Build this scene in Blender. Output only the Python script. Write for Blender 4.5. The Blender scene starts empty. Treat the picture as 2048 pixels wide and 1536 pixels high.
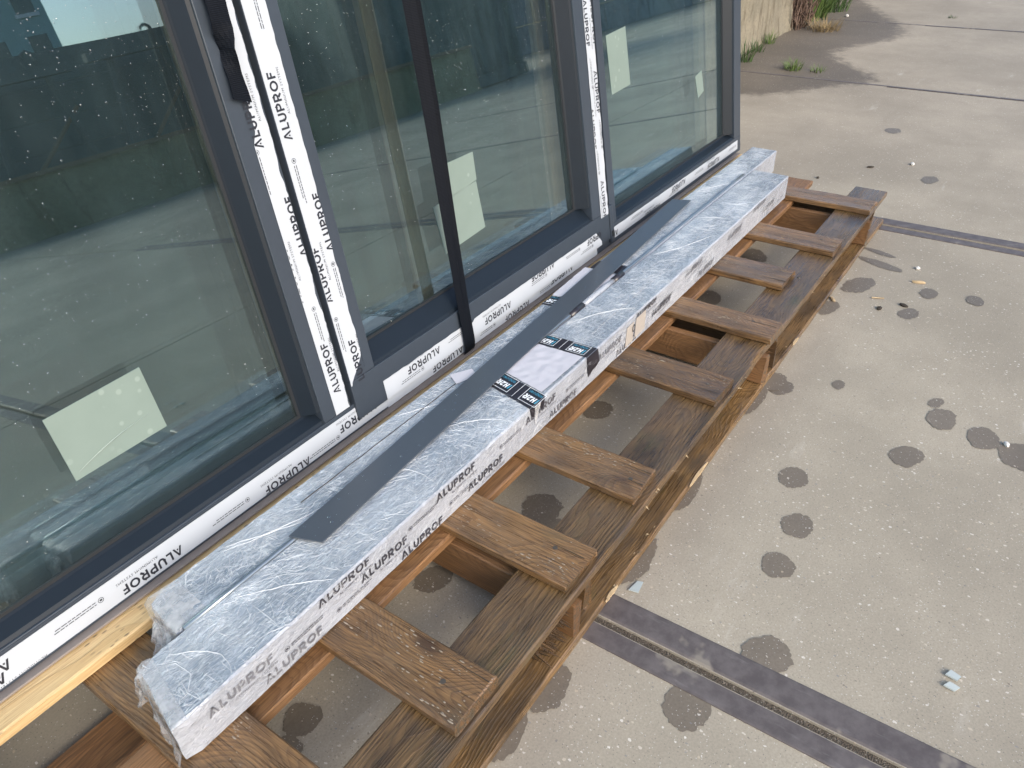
import bpy, bmesh, math, random
from math import radians as rad, sin, cos, pi, sqrt, exp
from mathutils import Matrix, Vector, noise as mnoise

scene = bpy.context.scene
COL = scene.collection
rng = random.Random(7)

# ------------------------------------------------------------------ camera
cam_data = bpy.data.cameras.new('camera')
cam = bpy.data.objects.new('camera', cam_data)
COL.objects.link(cam)
scene.camera = cam
cam_data.sensor_width = 36.0
cam_data.lens = 1517.2 / 2048 * 36.0
cam_data.clip_start = 0.02
cam_data.clip_end = 2000
_r = Vector((0.5703585, -0.8209092, -0.0282719))
_d = Vector((-0.4772450, -0.3031781, -0.8248153))
_f = Vector((0.6685270, 0.4839331, -0.5646950))
M = Matrix.Identity(4)
for i in range(3):
    M[i][0] = _r[i]; M[i][1] = -_d[i]; M[i][2] = -_f[i]
M[0][3], M[1][3], M[2][3] = 0.1895, -0.9497, 1.1072
cam.matrix_world = M

# ------------------------------------------------------------------ sky, sun, exposure
SUN_DIR = Vector((-0.28, -0.82, 0.49)).normalized()       # towards the sun (behind the viewer)
world = bpy.data.worlds.new('World')
scene.world = world
world.use_nodes = True
wn = world.node_tree.nodes; wl = world.node_tree.links
wn.clear()
w_out = wn.new('ShaderNodeOutputWorld'); w_bg = wn.new('ShaderNodeBackground'); w_sky = wn.new('ShaderNodeTexSky')
w_sky.sky_type = 'NISHITA'
w_sky.sun_disc = False
w_sky.sun_elevation = math.asin(SUN_DIR.z)
w_sky.sun_rotation = math.atan2(SUN_DIR.x, SUN_DIR.y)
w_sky.air_density = 1.0
w_sky.dust_density = 3.0
w_sky.ozone_density = 2.0
w_bg.inputs['Strength'].default_value = 0.15
wl.new(w_sky.outputs[0], w_bg.inputs[0]); wl.new(w_bg.outputs[0], w_out.inputs[0])

sun_data = bpy.data.lights.new('sun', 'SUN')
sun_data.energy = 0.9
sun_data.angle = rad(30)
sun_data.color = (1.0, 0.95, 0.87)
sun = bpy.data.objects.new('sun', sun_data)
COL.objects.link(sun)
sun.location = (0, 0, 8)
sun.rotation_euler = SUN_DIR.to_track_quat('Z', 'Y').to_euler()

scene.view_settings.view_transform = 'Standard'
scene.view_settings.look = 'None'
scene.view_settings.gamma = 1.0
scene.view_settings.exposure = 1.08
scene.view_settings.use_curve_mapping = False
scene.cycles.max_bounces = 10
scene.cycles.transparent_max_bounces = 16
scene.cycles.sample_clamp_indirect = 6.0

# ------------------------------------------------------------------ helpers: objects
def world_of(o):
    m = o.matrix_basis
    return world_of(o.parent) @ m if o.parent else m

def link(name, me, mat=None, parent=None, loc=None, rot=None):
    o = bpy.data.objects.new(name, me)
    COL.objects.link(o)
    if mat is not None and me is not None and not me.materials:
        for m in (mat if isinstance(mat, (list, tuple)) else [mat]):
            me.materials.append(m)
    if parent is not None:
        o.parent = parent
    if loc is not None: o.location = loc
    if rot is not None: o.rotation_euler = rot
    return o

def tag(o, label=None, cat=None, group=None, kind=None):
    if label: o['label'] = label
    if cat: o['category'] = cat
    if group: o['group'] = group
    if kind: o['kind'] = kind
    return o

def empty(name, loc, rot=(0, 0, 0)):
    o = bpy.data.objects.new(name, None)
    COL.objects.link(o)
    o.location = loc; o.rotation_euler = rot
    o.empty_display_size = 0.1
    return o

class MB:
    def __init__(s): s.v = []; s.f = []; s.mi = []; s.m = 0
    def add(s, vs, fs):
        b = len(s.v); s.v += [tuple(p) for p in vs]
        for f in fs: s.f.append(tuple(b + i for i in f)); s.mi.append(s.m)
        return s
    def box(s, x0, x1, y0, y1, z0, z1):
        return s.add([(x0,y0,z0),(x1,y0,z0),(x1,y1,z0),(x0,y1,z0),(x0,y0,z1),(x1,y0,z1),(x1,y1,z1),(x0,y1,z1)],
                     [(0,3,2,1),(4,5,6,7),(0,1,5,4),(1,2,6,5),(2,3,7,6),(3,0,4,7)])
    def prism(s, prof, axis, a0, a1):
        """extrude a closed 2D profile; axis 'x': prof=(y,z); 'z': prof=(x,y)"""
        n = len(prof)
        if axis == 'x': vs = [(a0, p, q) for p, q in prof] + [(a1, p, q) for p, q in prof]
        elif axis == 'y': vs = [(p, a0, q) for p, q in prof] + [(p, a1, q) for p, q in prof]
        else: vs = [(p, q, a0) for p, q in prof] + [(p, q, a1) for p, q in prof]
        fs = [(i, (i+1) % n, n+(i+1) % n, n+i) for i in range(n)] + [tuple(range(n))[::-1], tuple(range(n, 2*n))]
        return s.add(vs, fs)
    def tube(s, pts, radii, seg=8, cap=True):
        rings = []
        for i, p in enumerate(pts):
            p = Vector(p)
            t = (Vector(pts[min(i+1, len(pts)-1)]) - Vector(pts[max(i-1, 0)]))
            if t.length < 1e-9: t = Vector((0, 0, 1))
            t.normalize()
            a = Vector((0, 0, 1)) if abs(t.z) < .9 else Vector((1, 0, 0))
            u = t.cross(a).normalized(); w = t.cross(u)
            r = radii[i] if isinstance(radii, (list, tuple)) else radii
            rings.append([p + u*cos(2*pi*k/seg)*r + w*sin(2*pi*k/seg)*r for k in range(seg)])
        b = len(s.v)
        for rg in rings: s.v += [tuple(q) for q in rg]
        for i in range(len(pts)-1):
            for k in range(seg):
                s.f.append((b+i*seg+k, b+i*seg+(k+1) % seg, b+(i+1)*seg+(k+1) % seg, b+(i+1)*seg+k)); s.mi.append(s.m)
        if cap:
            s.f.append(tuple(b+k for k in range(seg))[::-1]); s.mi.append(s.m)
            e = b+(len(pts)-1)*seg
            s.f.append(tuple(e+k for k in range(seg))); s.mi.append(s.m)
        return s
    def mesh(s, name, smooth=False, recalc=True):
        me = bpy.data.meshes.new(name)
        me.from_pydata(s.v, [], s.f)
        me.polygons.foreach_set('material_index', s.mi)
        if recalc:
            bm = bmesh.new(); bm.from_mesh(me)
            bmesh.ops.recalc_face_normals(bm, faces=bm.faces)
            bm.to_mesh(me); bm.free()
        if smooth:
            me.polygons.foreach_set('use_smooth', [True]*len(me.polygons))
        me.update()
        return me
    def obj(s, name, mat, parent=None, loc=None, rot=None, smooth=False, recalc=True):
        return link(name, s.mesh(name, smooth, recalc), mat, parent, loc, rot)

def nz(x, y=0, z=0): return mnoise.noise(Vector((x, y, z)))

# ------------------------------------------------------------------ helpers: materials
class NT:
    """tiny node-graph writer"""
    def __init__(s, name):
        s.mat = bpy.data.materials.new(name); s.mat.use_nodes = True
        s.t = s.mat.node_tree; s.t.nodes.clear()
        s.out = s.t.nodes.new('ShaderNodeOutputMaterial')
    def n(s, typ, ins=None, **kw):
        nd = s.t.nodes.new(typ)
        for k, v in kw.items(): setattr(nd, k, v)
        for k, v in (ins or {}).items():
            sk = nd.inputs[k]
            if isinstance(v, bpy.types.NodeSocket): s.t.links.new(v, sk)
            elif isinstance(v, (tuple, list)) and sk.type == 'RGBA' and len(v) == 3: sk.default_value = (*v, 1)
            else: sk.default_value = v
        return nd
    def math(s, op, a, b=0.0, c=0.0, clamp=False):
        nd = s.t.nodes.new('ShaderNodeMath'); nd.operation = op; nd.use_clamp = clamp
        for i, v in enumerate((a, b, c)):
            if isinstance(v, bpy.types.NodeSocket): s.t.links.new(v, nd.inputs[i])
            else: nd.inputs[i].default_value = v
        return nd.outputs[0]
    def vmath(s, op, a, b=(0, 0, 0)):
        nd = s.t.nodes.new('ShaderNodeVectorMath'); nd.operation = op
        for i, v in enumerate((a, b)):
            if isinstance(v, bpy.types.NodeSocket): s.t.links.new(v, nd.inputs[i])
            else: nd.inputs[i].default_value = v
        return nd.outputs['Value'] if op in ('DOT_PRODUCT', 'LENGTH', 'DISTANCE') else nd.outputs[0]
    def mix(s, f, a, b, blend='MIX'):
        nd = s.t.nodes.new('ShaderNodeMix'); nd.data_type = 'RGBA'; nd.blend_type = blend
        for k, v in ((0, f), (6, a), (7, b)):
            if isinstance(v, bpy.types.NodeSocket): s.t.links.new(v, nd.inputs[k])
            elif k == 0: nd.inputs[0].default_value = v
            else: nd.inputs[k].default_value = (*v, 1) if len(v) == 3 else v
        return nd.outputs[2]
    def ramp(s, f, p0, p1, v0=0.0, v1=1.0, smooth=True):
        nd = s.t.nodes.new('ShaderNodeMapRange'); nd.clamp = True
        if smooth: nd.interpolation_type = 'SMOOTHSTEP'
        s.t.links.new(f, nd.inputs[0])
        for i, v in ((1, p0), (2, p1), (3, v0), (4, v1)): nd.inputs[i].default_value = v
        return nd.outputs[0]
    def noise(s, vec, scale, detail=3.0, rough=0.55, dist=0.0):
        nd = s.n('ShaderNodeTexNoise', {'Scale': scale, 'Detail': detail, 'Roughness': rough, 'Distortion': dist})
        s.t.links.new(vec, nd.inputs['Vector'])
        return nd.outputs['Fac']
    def voro(s, vec, scale, feature='F1', out='Distance', rnd=1.0):
        nd = s.n('ShaderNodeTexVoronoi', {'Scale': scale, 'Randomness': rnd}, feature=feature)
        s.t.links.new(vec, nd.inputs['Vector'])
        return nd.outputs[out]
    def scale(s, vec, sc, rot=(0, 0, 0), loc=(0, 0, 0)):
        nd = s.n('ShaderNodeMapping', {'Scale': sc, 'Rotation': rot, 'Location': loc})
        s.t.links.new(vec, nd.inputs['Vector'])
        return nd.outputs[0]
    def obj(s): return s.n('ShaderNodeTexCoord').outputs['Object']
    def pos(s): return s.n('ShaderNodeNewGeometry').outputs['Position']
    def rand(s): return s.n('ShaderNodeObjectInfo').outputs['Random']
    def sep(s, v):
        nd = s.n('ShaderNodeSeparateXYZ'); s.t.links.new(v, nd.inputs[0]); return nd.outputs
    def comb(s, x, y, z):
        nd = s.n('ShaderNodeCombineXYZ')
        for i, v in enumerate((x, y, z)):
            if isinstance(v, bpy.types.NodeSocket): s.t.links.new(v, nd.inputs[i])
            else: nd.inputs[i].default_value = v
        return nd.outputs[0]
    def bump(s, h, strength=0.3, dist=0.002, normal=None):
        nd = s.n('ShaderNodeBump', {'Strength': strength, 'Distance': dist, 'Height': h})
        if normal is not None: s.t.links.new(normal, nd.inputs['Normal'])
        return nd.outputs[0]
    def bsdf(s, **ins):
        m = {k.replace('_', ' '): v for k, v in ins.items()}
        nd = s.n('ShaderNodeBsdfPrincipled', m)
        return nd
    def done(s, sh):
        s.t.links.new(sh if isinstance(sh, bpy.types.NodeSocket) else sh.outputs[0], s.out.inputs['Surface'])
        return s.mat

def simple(name, col, rough=0.5, metal=0.0, var=0.0, vscale=20.0, bump=0.0, bscale=300.0, spec=0.5):
    g = NT(name); p = g.obj()
    c = col
    if var:
        f = g.noise(p, vscale, 4)
        c = g.mix(f, tuple(x*(1-var) for x in col), tuple(min(1, x*(1+var)) for x in col))
    ins = dict(Base_Color=c, Roughness=rough, Metallic=metal)
    if bump: ins['Normal'] = g.bump(g.noise(p, bscale, 3), bump, 0.001)
    b = g.bsdf(**ins); b.inputs['Specular IOR Level'].default_value = spec
    return g.done(b)

def wood_material(name, light, mid, dark, grey=0.35, algae=0.3, wet=0.5, endcol=(.05, .042, .028), ring=0.0036, stain=0.5, knots=True, specks=0.0):
    g = NT(name)
    r = g.rand()
    tc = g.n('ShaderNodeTexCoord'); o = tc.outputs['Object']
    seed = g.math('MULTIPLY', r, 37.0)
    x, y, z = g.sep(o)
    # slow wander of the tree axis along the board -> cathedral grain
    xs = g.math('ADD', g.math('MULTIPLY', x, 2.2), seed)
    wander = g.noise(g.comb(xs, seed, 0.0), 1.0, 2.0)
    y0 = g.math('MULTIPLY_ADD', r, 0.10, -0.05)
    zz = g.math('ADD', z, g.math('MULTIPLY_ADD', wander, 0.13, -0.02))
    yy = g.math('SUBTRACT', y, y0)
    fine = g.noise(g.comb(g.math('MULTIPLY', x, 6.0), g.math('ADD', g.math('MULTIPLY', y, 30.0), seed), g.math('MULTIPLY', z, 30.0)), 1.0, 4.0)
    rr = g.math('SQRT', g.math('ADD', g.math('MULTIPLY', yy, yy), g.math('MULTIPLY', zz, zz)))
    rr = g.math('ADD', rr, g.math('MULTIPLY', fine, 0.009))
    kn = None
    if knots:
        kv = g.comb(g.math('ADD', g.math('MULTIPLY', x, 3.1), seed), g.math('ADD', g.math('MULTIPLY', y, 7.5), seed), g.math('MULTIPLY', z, 4.0))
        kd = g.voro(kv, 1.0)
        kn = g.ramp(kd, 0.03, 0.13, 1.0, 0.0)
        ksw = g.ramp(kd, 0.0, 0.45, 1.0, 0.0)
        rr = g.math('ADD', rr, g.math('MULTIPLY', ksw, 0.035))
    ph = g.math('FRACT', g.math('DIVIDE', rr, ring))
    late = g.ramp(ph, 0.35, 0.92)                       # dark late-wood line, sharp on one side
    late = g.math('MULTIPLY', late, g.ramp(ph, 1.0, 0.93))
    fib = g.noise(g.comb(g.math('MULTIPLY', x, 14.0), g.math('ADD', g.math('MULTIPLY', y, 420.0), seed), g.math('MULTIPLY', z, 420.0)), 1.0, 3.0)
    col = g.mix(g.math('MULTIPLY', late, g.ramp(fine, .25, .75, .25, .8)), light, mid)
    col = g.mix(g.ramp(fib, 0.30, 0.72, 0.0, 0.7), col, dark)
    big = g.noise(g.comb(g.math('ADD', g.math('MULTIPLY', x, 5.0), seed), g.math('MULTIPLY', y, 14.0), g.math('ADD', g.math('MULTIPLY', z, 14.0), seed)), 1.0, 5.0, 0.65)
    big2 = g.noise(g.comb(g.math('ADD', g.math('MULTIPLY', x, 9.0), g.math('MULTIPLY', seed, 1.7)), g.math('ADD', g.math('MULTIPLY', y, 16.0), seed), z), 1.0, 5.0, 0.7)
    col = g.mix(g.ramp(big, 0.40, 0.68, 0.0, stain), col, dark)
    col = g.mix(g.ramp(big2, 0.58, 0.74, 0.0, stain*.8), col, tuple(c*.5 for c in dark))
    gcol = g.mix(0.5, mid, (0.17, 0.155, 0.13))
    col = g.mix(g.ramp(big2, 0.40, 0.72, 0.0, grey), col, gcol)
    if algae: col = g.mix(g.ramp(g.noise(g.comb(g.math('ADD', g.math('MULTIPLY', x, 7.0), g.math('MULTIPLY', seed, 2.3)), g.math('MULTIPLY', y, 18.0), z), 1.0, 4.0), 0.55, 0.78, 0.0, algae), col, (0.085, 0.095, 0.025))
    if kn is not None: col = g.mix(g.math('MULTIPLY', kn, 0.85), col, (0.045, 0.022, 0.010))
    if specks:
        sv = g.voro(g.comb(g.math('MULTIPLY', x, 45.0), g.math('MULTIPLY', y, 120.0), g.math('MULTIPLY', z, 120.0)), 1.0)
        col = g.mix(g.math('MULTIPLY', g.ramp(sv, .12, .26, specks, 0), g.ramp(g.noise(o, 9.0, 3), .42, .60)), col, (.13, .10, .06))
    # end grain: darker, mossy
    nrm = g.sep(tc.outputs['Normal'])
    endf = g.ramp(g.math('ABSOLUTE', nrm[0]), 0.6, 0.85)
    ecol = g.mix(g.ramp(g.noise(o, 160.0, 3), 0.35, 0.7), endcol, mid)
    col = g.mix(g.math('MULTIPLY', endf, 0.85), col, ecol)
    tone = g.math('MULTIPLY_ADD', g.math('FRACT', g.math('MULTIPLY', r, 7.3)), 0.5, 0.75)
    hs = g.n('ShaderNodeHueSaturation', {'Value': tone, 'Color': col})
    h = g.math('ADD', g.math('MULTIPLY', late, 0.5), g.math('MULTIPLY', fib, 0.9))
    nb = g.bump(h, 0.55, 0.0016)
    ro = g.ramp(fine, 0.3, 0.7, 0.60-0.3*wet, 0.72-0.2*wet)
    gl = g.math('MULTIPLY', g.ramp(fib, .56, .62), g.ramp(big2, .62, .45))
    ro = g.math('MULTIPLY', ro, g.math('MULTIPLY_ADD', gl, -.7*wet, 1.0))
    b = g.bsdf(Base_Color=hs.outputs[0], Roughness=ro, Normal=nb)
    b.inputs['Specular IOR Level'].default_value = 0.5
    b.inputs['Coat Weight'].default_value = 0.45*wet
    b.inputs['Coat Roughness'].default_value = 0.16
    g.t.links.new(nb, b.inputs['Coat Normal'])
    return g.done(b)

M_SLAT = wood_material('slat_wood', (.252, .136, .050), (.128, .063, .022), (.028, .016, .008), grey=.28, algae=.10, wet=1.0, stain=.65)
M_STRINGER = wood_material('stringer_wood', (.235, .136, .052), (.116, .062, .023), (.026, .016, .008), grey=.30, algae=.40, wet=.9, stain=.75)
M_INNER = wood_material('inner_wood', (.29, .150, .060), (.175, .080, .030), (.070, .034, .014), grey=.15, algae=0, wet=.3, stain=.3)
M_PINE = wood_material('pine_wood', (.66, .48, .25), (.55, .36, .155), (.42, .27, .12), grey=.05, algae=0, wet=.1, endcol=(.45, .3, .14), stain=.15, knots=False, ring=.012, specks=.85)
M_BROWN = wood_material('batten_wood', (.15, .095, .062), (.12, .072, .046), (.085, .048, .032), grey=.1, algae=0, wet=.1, stain=.25)

def concrete_material(name, wet=0.0, attr=False, base=(.375, .330, .258)):
    g = NT(name); p = g.pos()
    if wet or attr:
        pass
    n1 = g.noise(p, 1.3, 5, .6); n2 = g.noise(p, 9.0, 5, .65); n3 = g.noise(p, 260.0, 3, .6)
    col = g.mix(g.ramp(n1, .3, .7), tuple(b*.80 for b in base), tuple(b*1.12 for b in base))
    tyre = g.noise(g.scale(p, (1.1, 5.0, 1), (0, 0, rad(-28))), 1.0, 4, .6)
    col = g.mix(g.ramp(tyre, .52, .75, 0, .30), col, tuple(b*.66 for b in base))
    col = g.mix(g.ramp(n2, .35, .75, 0, .35), col, tuple(b*.74 for b in base))
    col = g.mix(g.ramp(n3, .35, .7, 0, .38), col, tuple(b*.60 for b in base))
    # pale trowel scuffs
    sc = g.noise(g.scale(p, (3.2, 14, 1), (0, 0, rad(25))), 1.0, 4, .6)
    sc2 = g.noise(p, 2.4, 2)
    col = g.mix(g.math('MULTIPLY', g.ramp(sc, .60, .78, 0, .5), g.ramp(sc2, .5, .65)), col, (.62, .58, .52))
    # exposed aggregate: pale, brown and dark grains
    vor = g.n('ShaderNodeTexVoronoi', {'Scale': 1.0}); g.t.links.new(g.scale(g.vmath('ADD', p, g.vmath('MULTIPLY', g.n('ShaderNodeTexNoise', {'Scale': 160.0, 'Vector': p}).outputs['Color'], (.006, .006, 0))), (190, 140, 160), (0, 0, .5)), vor.inputs['Vector'])
    dst, cc = vor.outputs['Distance'], g.sep(vor.outputs['Color'])
    dens = g.noise(p, 1.7, 3)
    white = g.math('MULTIPLY', g.math('LESS_THAN', dst, g.math('MULTIPLY_ADD', cc[2], .34, .06)), g.math('GREATER_THAN', cc[0], g.ramp(dens, .35, .65, .955, .80, False)))
    dark = g.math('MULTIPLY', g.math('LESS_THAN', dst, g.math('MULTIPLY_ADD', cc[2], .22, .08)), g.math('LESS_THAN', cc[0], .10))
    vor2 = g.n('ShaderNodeTexVoronoi', {'Scale': 330.0}); g.t.links.new(p, vor2.inputs['Vector'])
    c2 = g.sep(vor2.outputs['Color'])
    tiny = g.math('MULTIPLY', g.math('LESS_THAN', vor2.outputs['Distance'], .30), g.math('GREATER_THAN', c2[0], .90))
    tinyd = g.math('MULTIPLY', g.math('LESS_THAN', vor2.outputs['Distance'], .30), g.math('LESS_THAN', c2[0], .10))
    wetf = None
    if attr:
        a = g.n('ShaderNodeAttribute', attribute_name='wet').outputs['Fac']
        edge = g.noise(p, 14.0, 4, .65)
        wetf = g.ramp(g.math('MULTIPLY_ADD', g.math('MULTIPLY', g.math('MULTIPLY', a, g.math('SUBTRACT', 1.0, a)), g.math('MULTIPLY_ADD', edge, 6.0, -3.0)), 1.0, a), .2, .8, 0.0, .88)
        col = g.mix(wetf, col, g.mix(1.0, col, (.36, .34, .33), 'MULTIPLY'))
    elif wet:
        col = g.mix(1.0, col, (1-wet*.62, 1-wet*.65, 1-wet*.66), 'MULTIPLY')
    col = g.mix(g.math('MULTIPLY', tiny, .5), col, (.66, .63, .58))
    col = g.mix(g.math('MULTIPLY', tinyd, .55), col, (.10, .09, .08))
    col = g.mix(g.math('MULTIPLY', white, .6), col, g.mix(cc[1], (.78, .74, .68), (.50, .40, .28)))
    col = g.mix(g.math('MULTIPLY', dark, .7), col, g.mix(cc[1], (.16, .13, .10), (.22, .22, .23)))
    h = g.math('ADD', g.math('MULTIPLY', n3, .6), g.math('MULTIPLY', n2, .8))
    nb = g.bump(h, .5 if not wet else .25, .0015)
    ro = (.85 - .45*wet) if wetf is None else g.ramp(wetf, 0, 1, .85, .6)
    b = g.bsdf(Base_Color=col, Roughness=ro, Normal=nb)
    b.inputs['Specular IOR Level'].default_value = .35
    return g.done(b)

M_CONC = concrete_material('slab_concrete')
M_WET = concrete_material('wet_concrete', wet=.82)
M_DAMP = concrete_material('damp_concrete', attr=True)

def steel_edge_material():
    g = NT('worn_steel'); p = g.pos()
    n1 = g.noise(p, 30, 5, .65); n2 = g.noise(g.scale(p, (70, 12, 1)), 1, 5, .65); n3 = g.noise(p, 9, 4, .6)
    col = g.mix(g.ramp(n1, .3, .7), (.095, .079, .075), (.150, .129, .122))
    col = g.mix(g.ramp(n2, .55, .75, 0, .6), col, (.21, .19, .18))
    col = g.mix(g.ramp(n3, .57, .64, 0, .85), col, (.27, .235, .19))
    col = g.mix(g.ramp(g.noise(p, 11.0, 3), .72, .78, 0, .9), col, (.30, .14, .035))
    b = g.bsdf(Base_Color=col, Roughness=.55, Metallic=.15, Normal=g.bump(n1, .4, .002))
    return g.done(b)
M_EDGE = steel_edge_material()
def dirt_material():
    g = NT('joint_dirt'); p = g.pos()
    v = g.n('ShaderNodeTexVoronoi', {'Scale': 420.0}); g.t.links.new(p, v.inputs['Vector'])
    c = g.sep(v.outputs['Color'])
    col = g.mix(g.noise(p, 90, 4), (.075, .060, .045), (.17, .14, .11))
    col = g.mix(g.math('GREATER_THAN', c[0], .9), col, (.26, .23, .19))
    return g.done(g.bsdf(Base_Color=col, Roughness=.95, Normal=g.bump(v.outputs['Distance'], 1.0, .004)))
M_DIRT = dirt_material()

M_FRAME = simple('anthracite_paint', (.037, .047, .062), .36, 0, .10, 60, .05, 900)
M_FRAME2 = simple('anthracite_flat_bar', (.058, .070, .087), .30, 0, .06, 30, .04, 500)
M_BEAD = simple('shaded_glazing_bead', (.009, .014, .021), .42, 0, .1, 40, 0, 1, .25)  # frame paint darkened, the dimness of the reveals put into the colour
M_RUBBER = simple('black_rubber', (.012, .014, .017), .55)
M_FOIL = simple('white_protective_foil', (.43, .46, .50), .33, 0, .05, 12, .12, 60)
M_INK = simple('black_ink', (.016, .018, .026), .5)
M_INKG = simple('grey_ink_under_film', (.075, .075, .088), .35, 0, .5, 90)
M_INKF = simple('faded_ink_under_film', (.15, .155, .175), .3, 0, .6, 60)
M_INKD = simple('dark_ink_under_film', (.045, .045, .055), .35, 0, .4, 90)
M_PACKER = simple('grey_brown_packer', (.20, .17, .15), .6, 0, .2, 40)
M_PAPER = simple('white_label_paper', (.50, .49, .535), .45, 0, .07, 30, .3, 40)
M_MASK = simple('masking_tape', (.37, .335, .30), .5, 0, .1, 40)
M_TAPE = simple('black_branded_tape', (.022, .020, .026), .28, 0, .2, 30, .5, 60)
M_WHITEINK = simple('white_ink', (.78, .80, .82), .35)
M_CYAN = simple('cyan_ink', (.07, .34, .50), .35)
M_STEEL = simple('galvanised_rod', (.30, .34, .37), .28, .8, .15, 50)
M_NAIL = simple('nail_steel', (.10, .085, .07), .5, .5)

def strap_material():
    g = NT('black_webbing'); p = g.n('ShaderNodeTexCoord').outputs['UV']
    x, y, z = g.sep(p)
    w = g.math('SINE', g.math('MULTIPLY', y, 2300.0))
    w2 = g.math('SINE', g.math('MULTIPLY', x, 26.0))
    h = g.math('ADD', w, g.math('MULTIPLY', w2, .25))
    col = g.mix(g.ramp(w, -.6, .9), (.002, .003, .005), (.007, .009, .014))
    b = g.bsdf(Base_Color=col, Roughness=.65, Normal=g.bump(h, .35, .0004)); b.inputs['Specular IOR Level'].default_value = .10
    return g.done(b)
M_STRAP = strap_material()

def glass_material(name, tint, refl_tint, r0, rough=0.0):
    g = NT(name)
    geo = g.n('ShaderNodeNewGeometry')
    c = g.math('ABSOLUTE', g.vmath('DOT_PRODUCT', geo.outputs['Incoming'], geo.outputs['Normal']))
    k = g.math('POWER', g.math('SUBTRACT', 1.0, c, clamp=True), 2.6)
    fr = g.math('MULTIPLY_ADD', k, 1.0 - r0, r0, clamp=True)
    tr = g.n('ShaderNodeBsdfTransparent', {'Color': tint})
    wob = g.bump(g.noise(g.obj(), 2.2, 1), .010, .05)
    gl = g.n('ShaderNodeBsdfGlossy', {'Color': refl_tint, 'Roughness': rough, 'Normal': wob})
    mx = g.n('ShaderNodeMixShader', {0: fr, 1: tr.outputs[0], 2: gl.outputs[0]})
    # pale diffuse haze put over the glass to lift its dark reflections
    dz = g.noise(g.scale(g.obj(), (9, 9, 2.5)), 1.0, 4, .6)
    df = g.n('ShaderNodeBsdfDiffuse', {'Color': (.42, .55, .56)})
    mx = g.n('ShaderNodeMixShader', {0: g.ramp(dz, .3, .75, .008, .026), 1: mx.outputs[0], 2: df.outputs[0]})
    return g.done(mx)
M_GLASS = glass_material('coated_glass', (.80, .88, .87), (.77, .95, 1.0), .17)
M_GLASS2 = glass_material('dark_stacked_glass', (.14, .20, .19), (.7, 1.0, .97), .07)

def drop_material():
    g = NT('rain_water')
    lw = g.n('ShaderNodeLayerWeight', {'Blend': .35})
    tr = g.n('ShaderNodeBsdfTransparent', {'Color': (.93, .95, .95)})
    gl = g.n('ShaderNodeBsdfGlossy', {'Color': (1, 1, 1), 'Roughness': .03})
    f = g.math('MULTIPLY_ADD', lw.outputs['Facing'], .62, .09, clamp=True)
    return g.done(g.n('ShaderNodeMixShader', {0: f, 1: tr.outputs[0], 2: gl.outputs[0]}))
M_DROP = drop_material()
M_DROPW = simple('bright_water_bead', (.30, .24, .17), .06, 0, 0, 1, 0, 1, 1.0)

def sticker_material():
    g = NT('pale_green_sticker'); p = g.obj()
    n = g.noise(p, 18, 3)
    v = g.voro(g.scale(p, (1, 1, 1.0)), 42)
    blot = g.math('MULTIPLY', g.ramp(v, .16, .24, 1, 0), g.ramp(g.noise(p, 11, 2), .45, .6))
    col = g.mix(n, (.165, .215, .190), (.195, .25, .222))
    col = g.mix(g.math('MULTIPLY', blot, .7), col, (.25, .31, .275))
    return g.done(g.bsdf(Base_Color=col, Roughness=.4))
M_STICKER = sticker_material()

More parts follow.
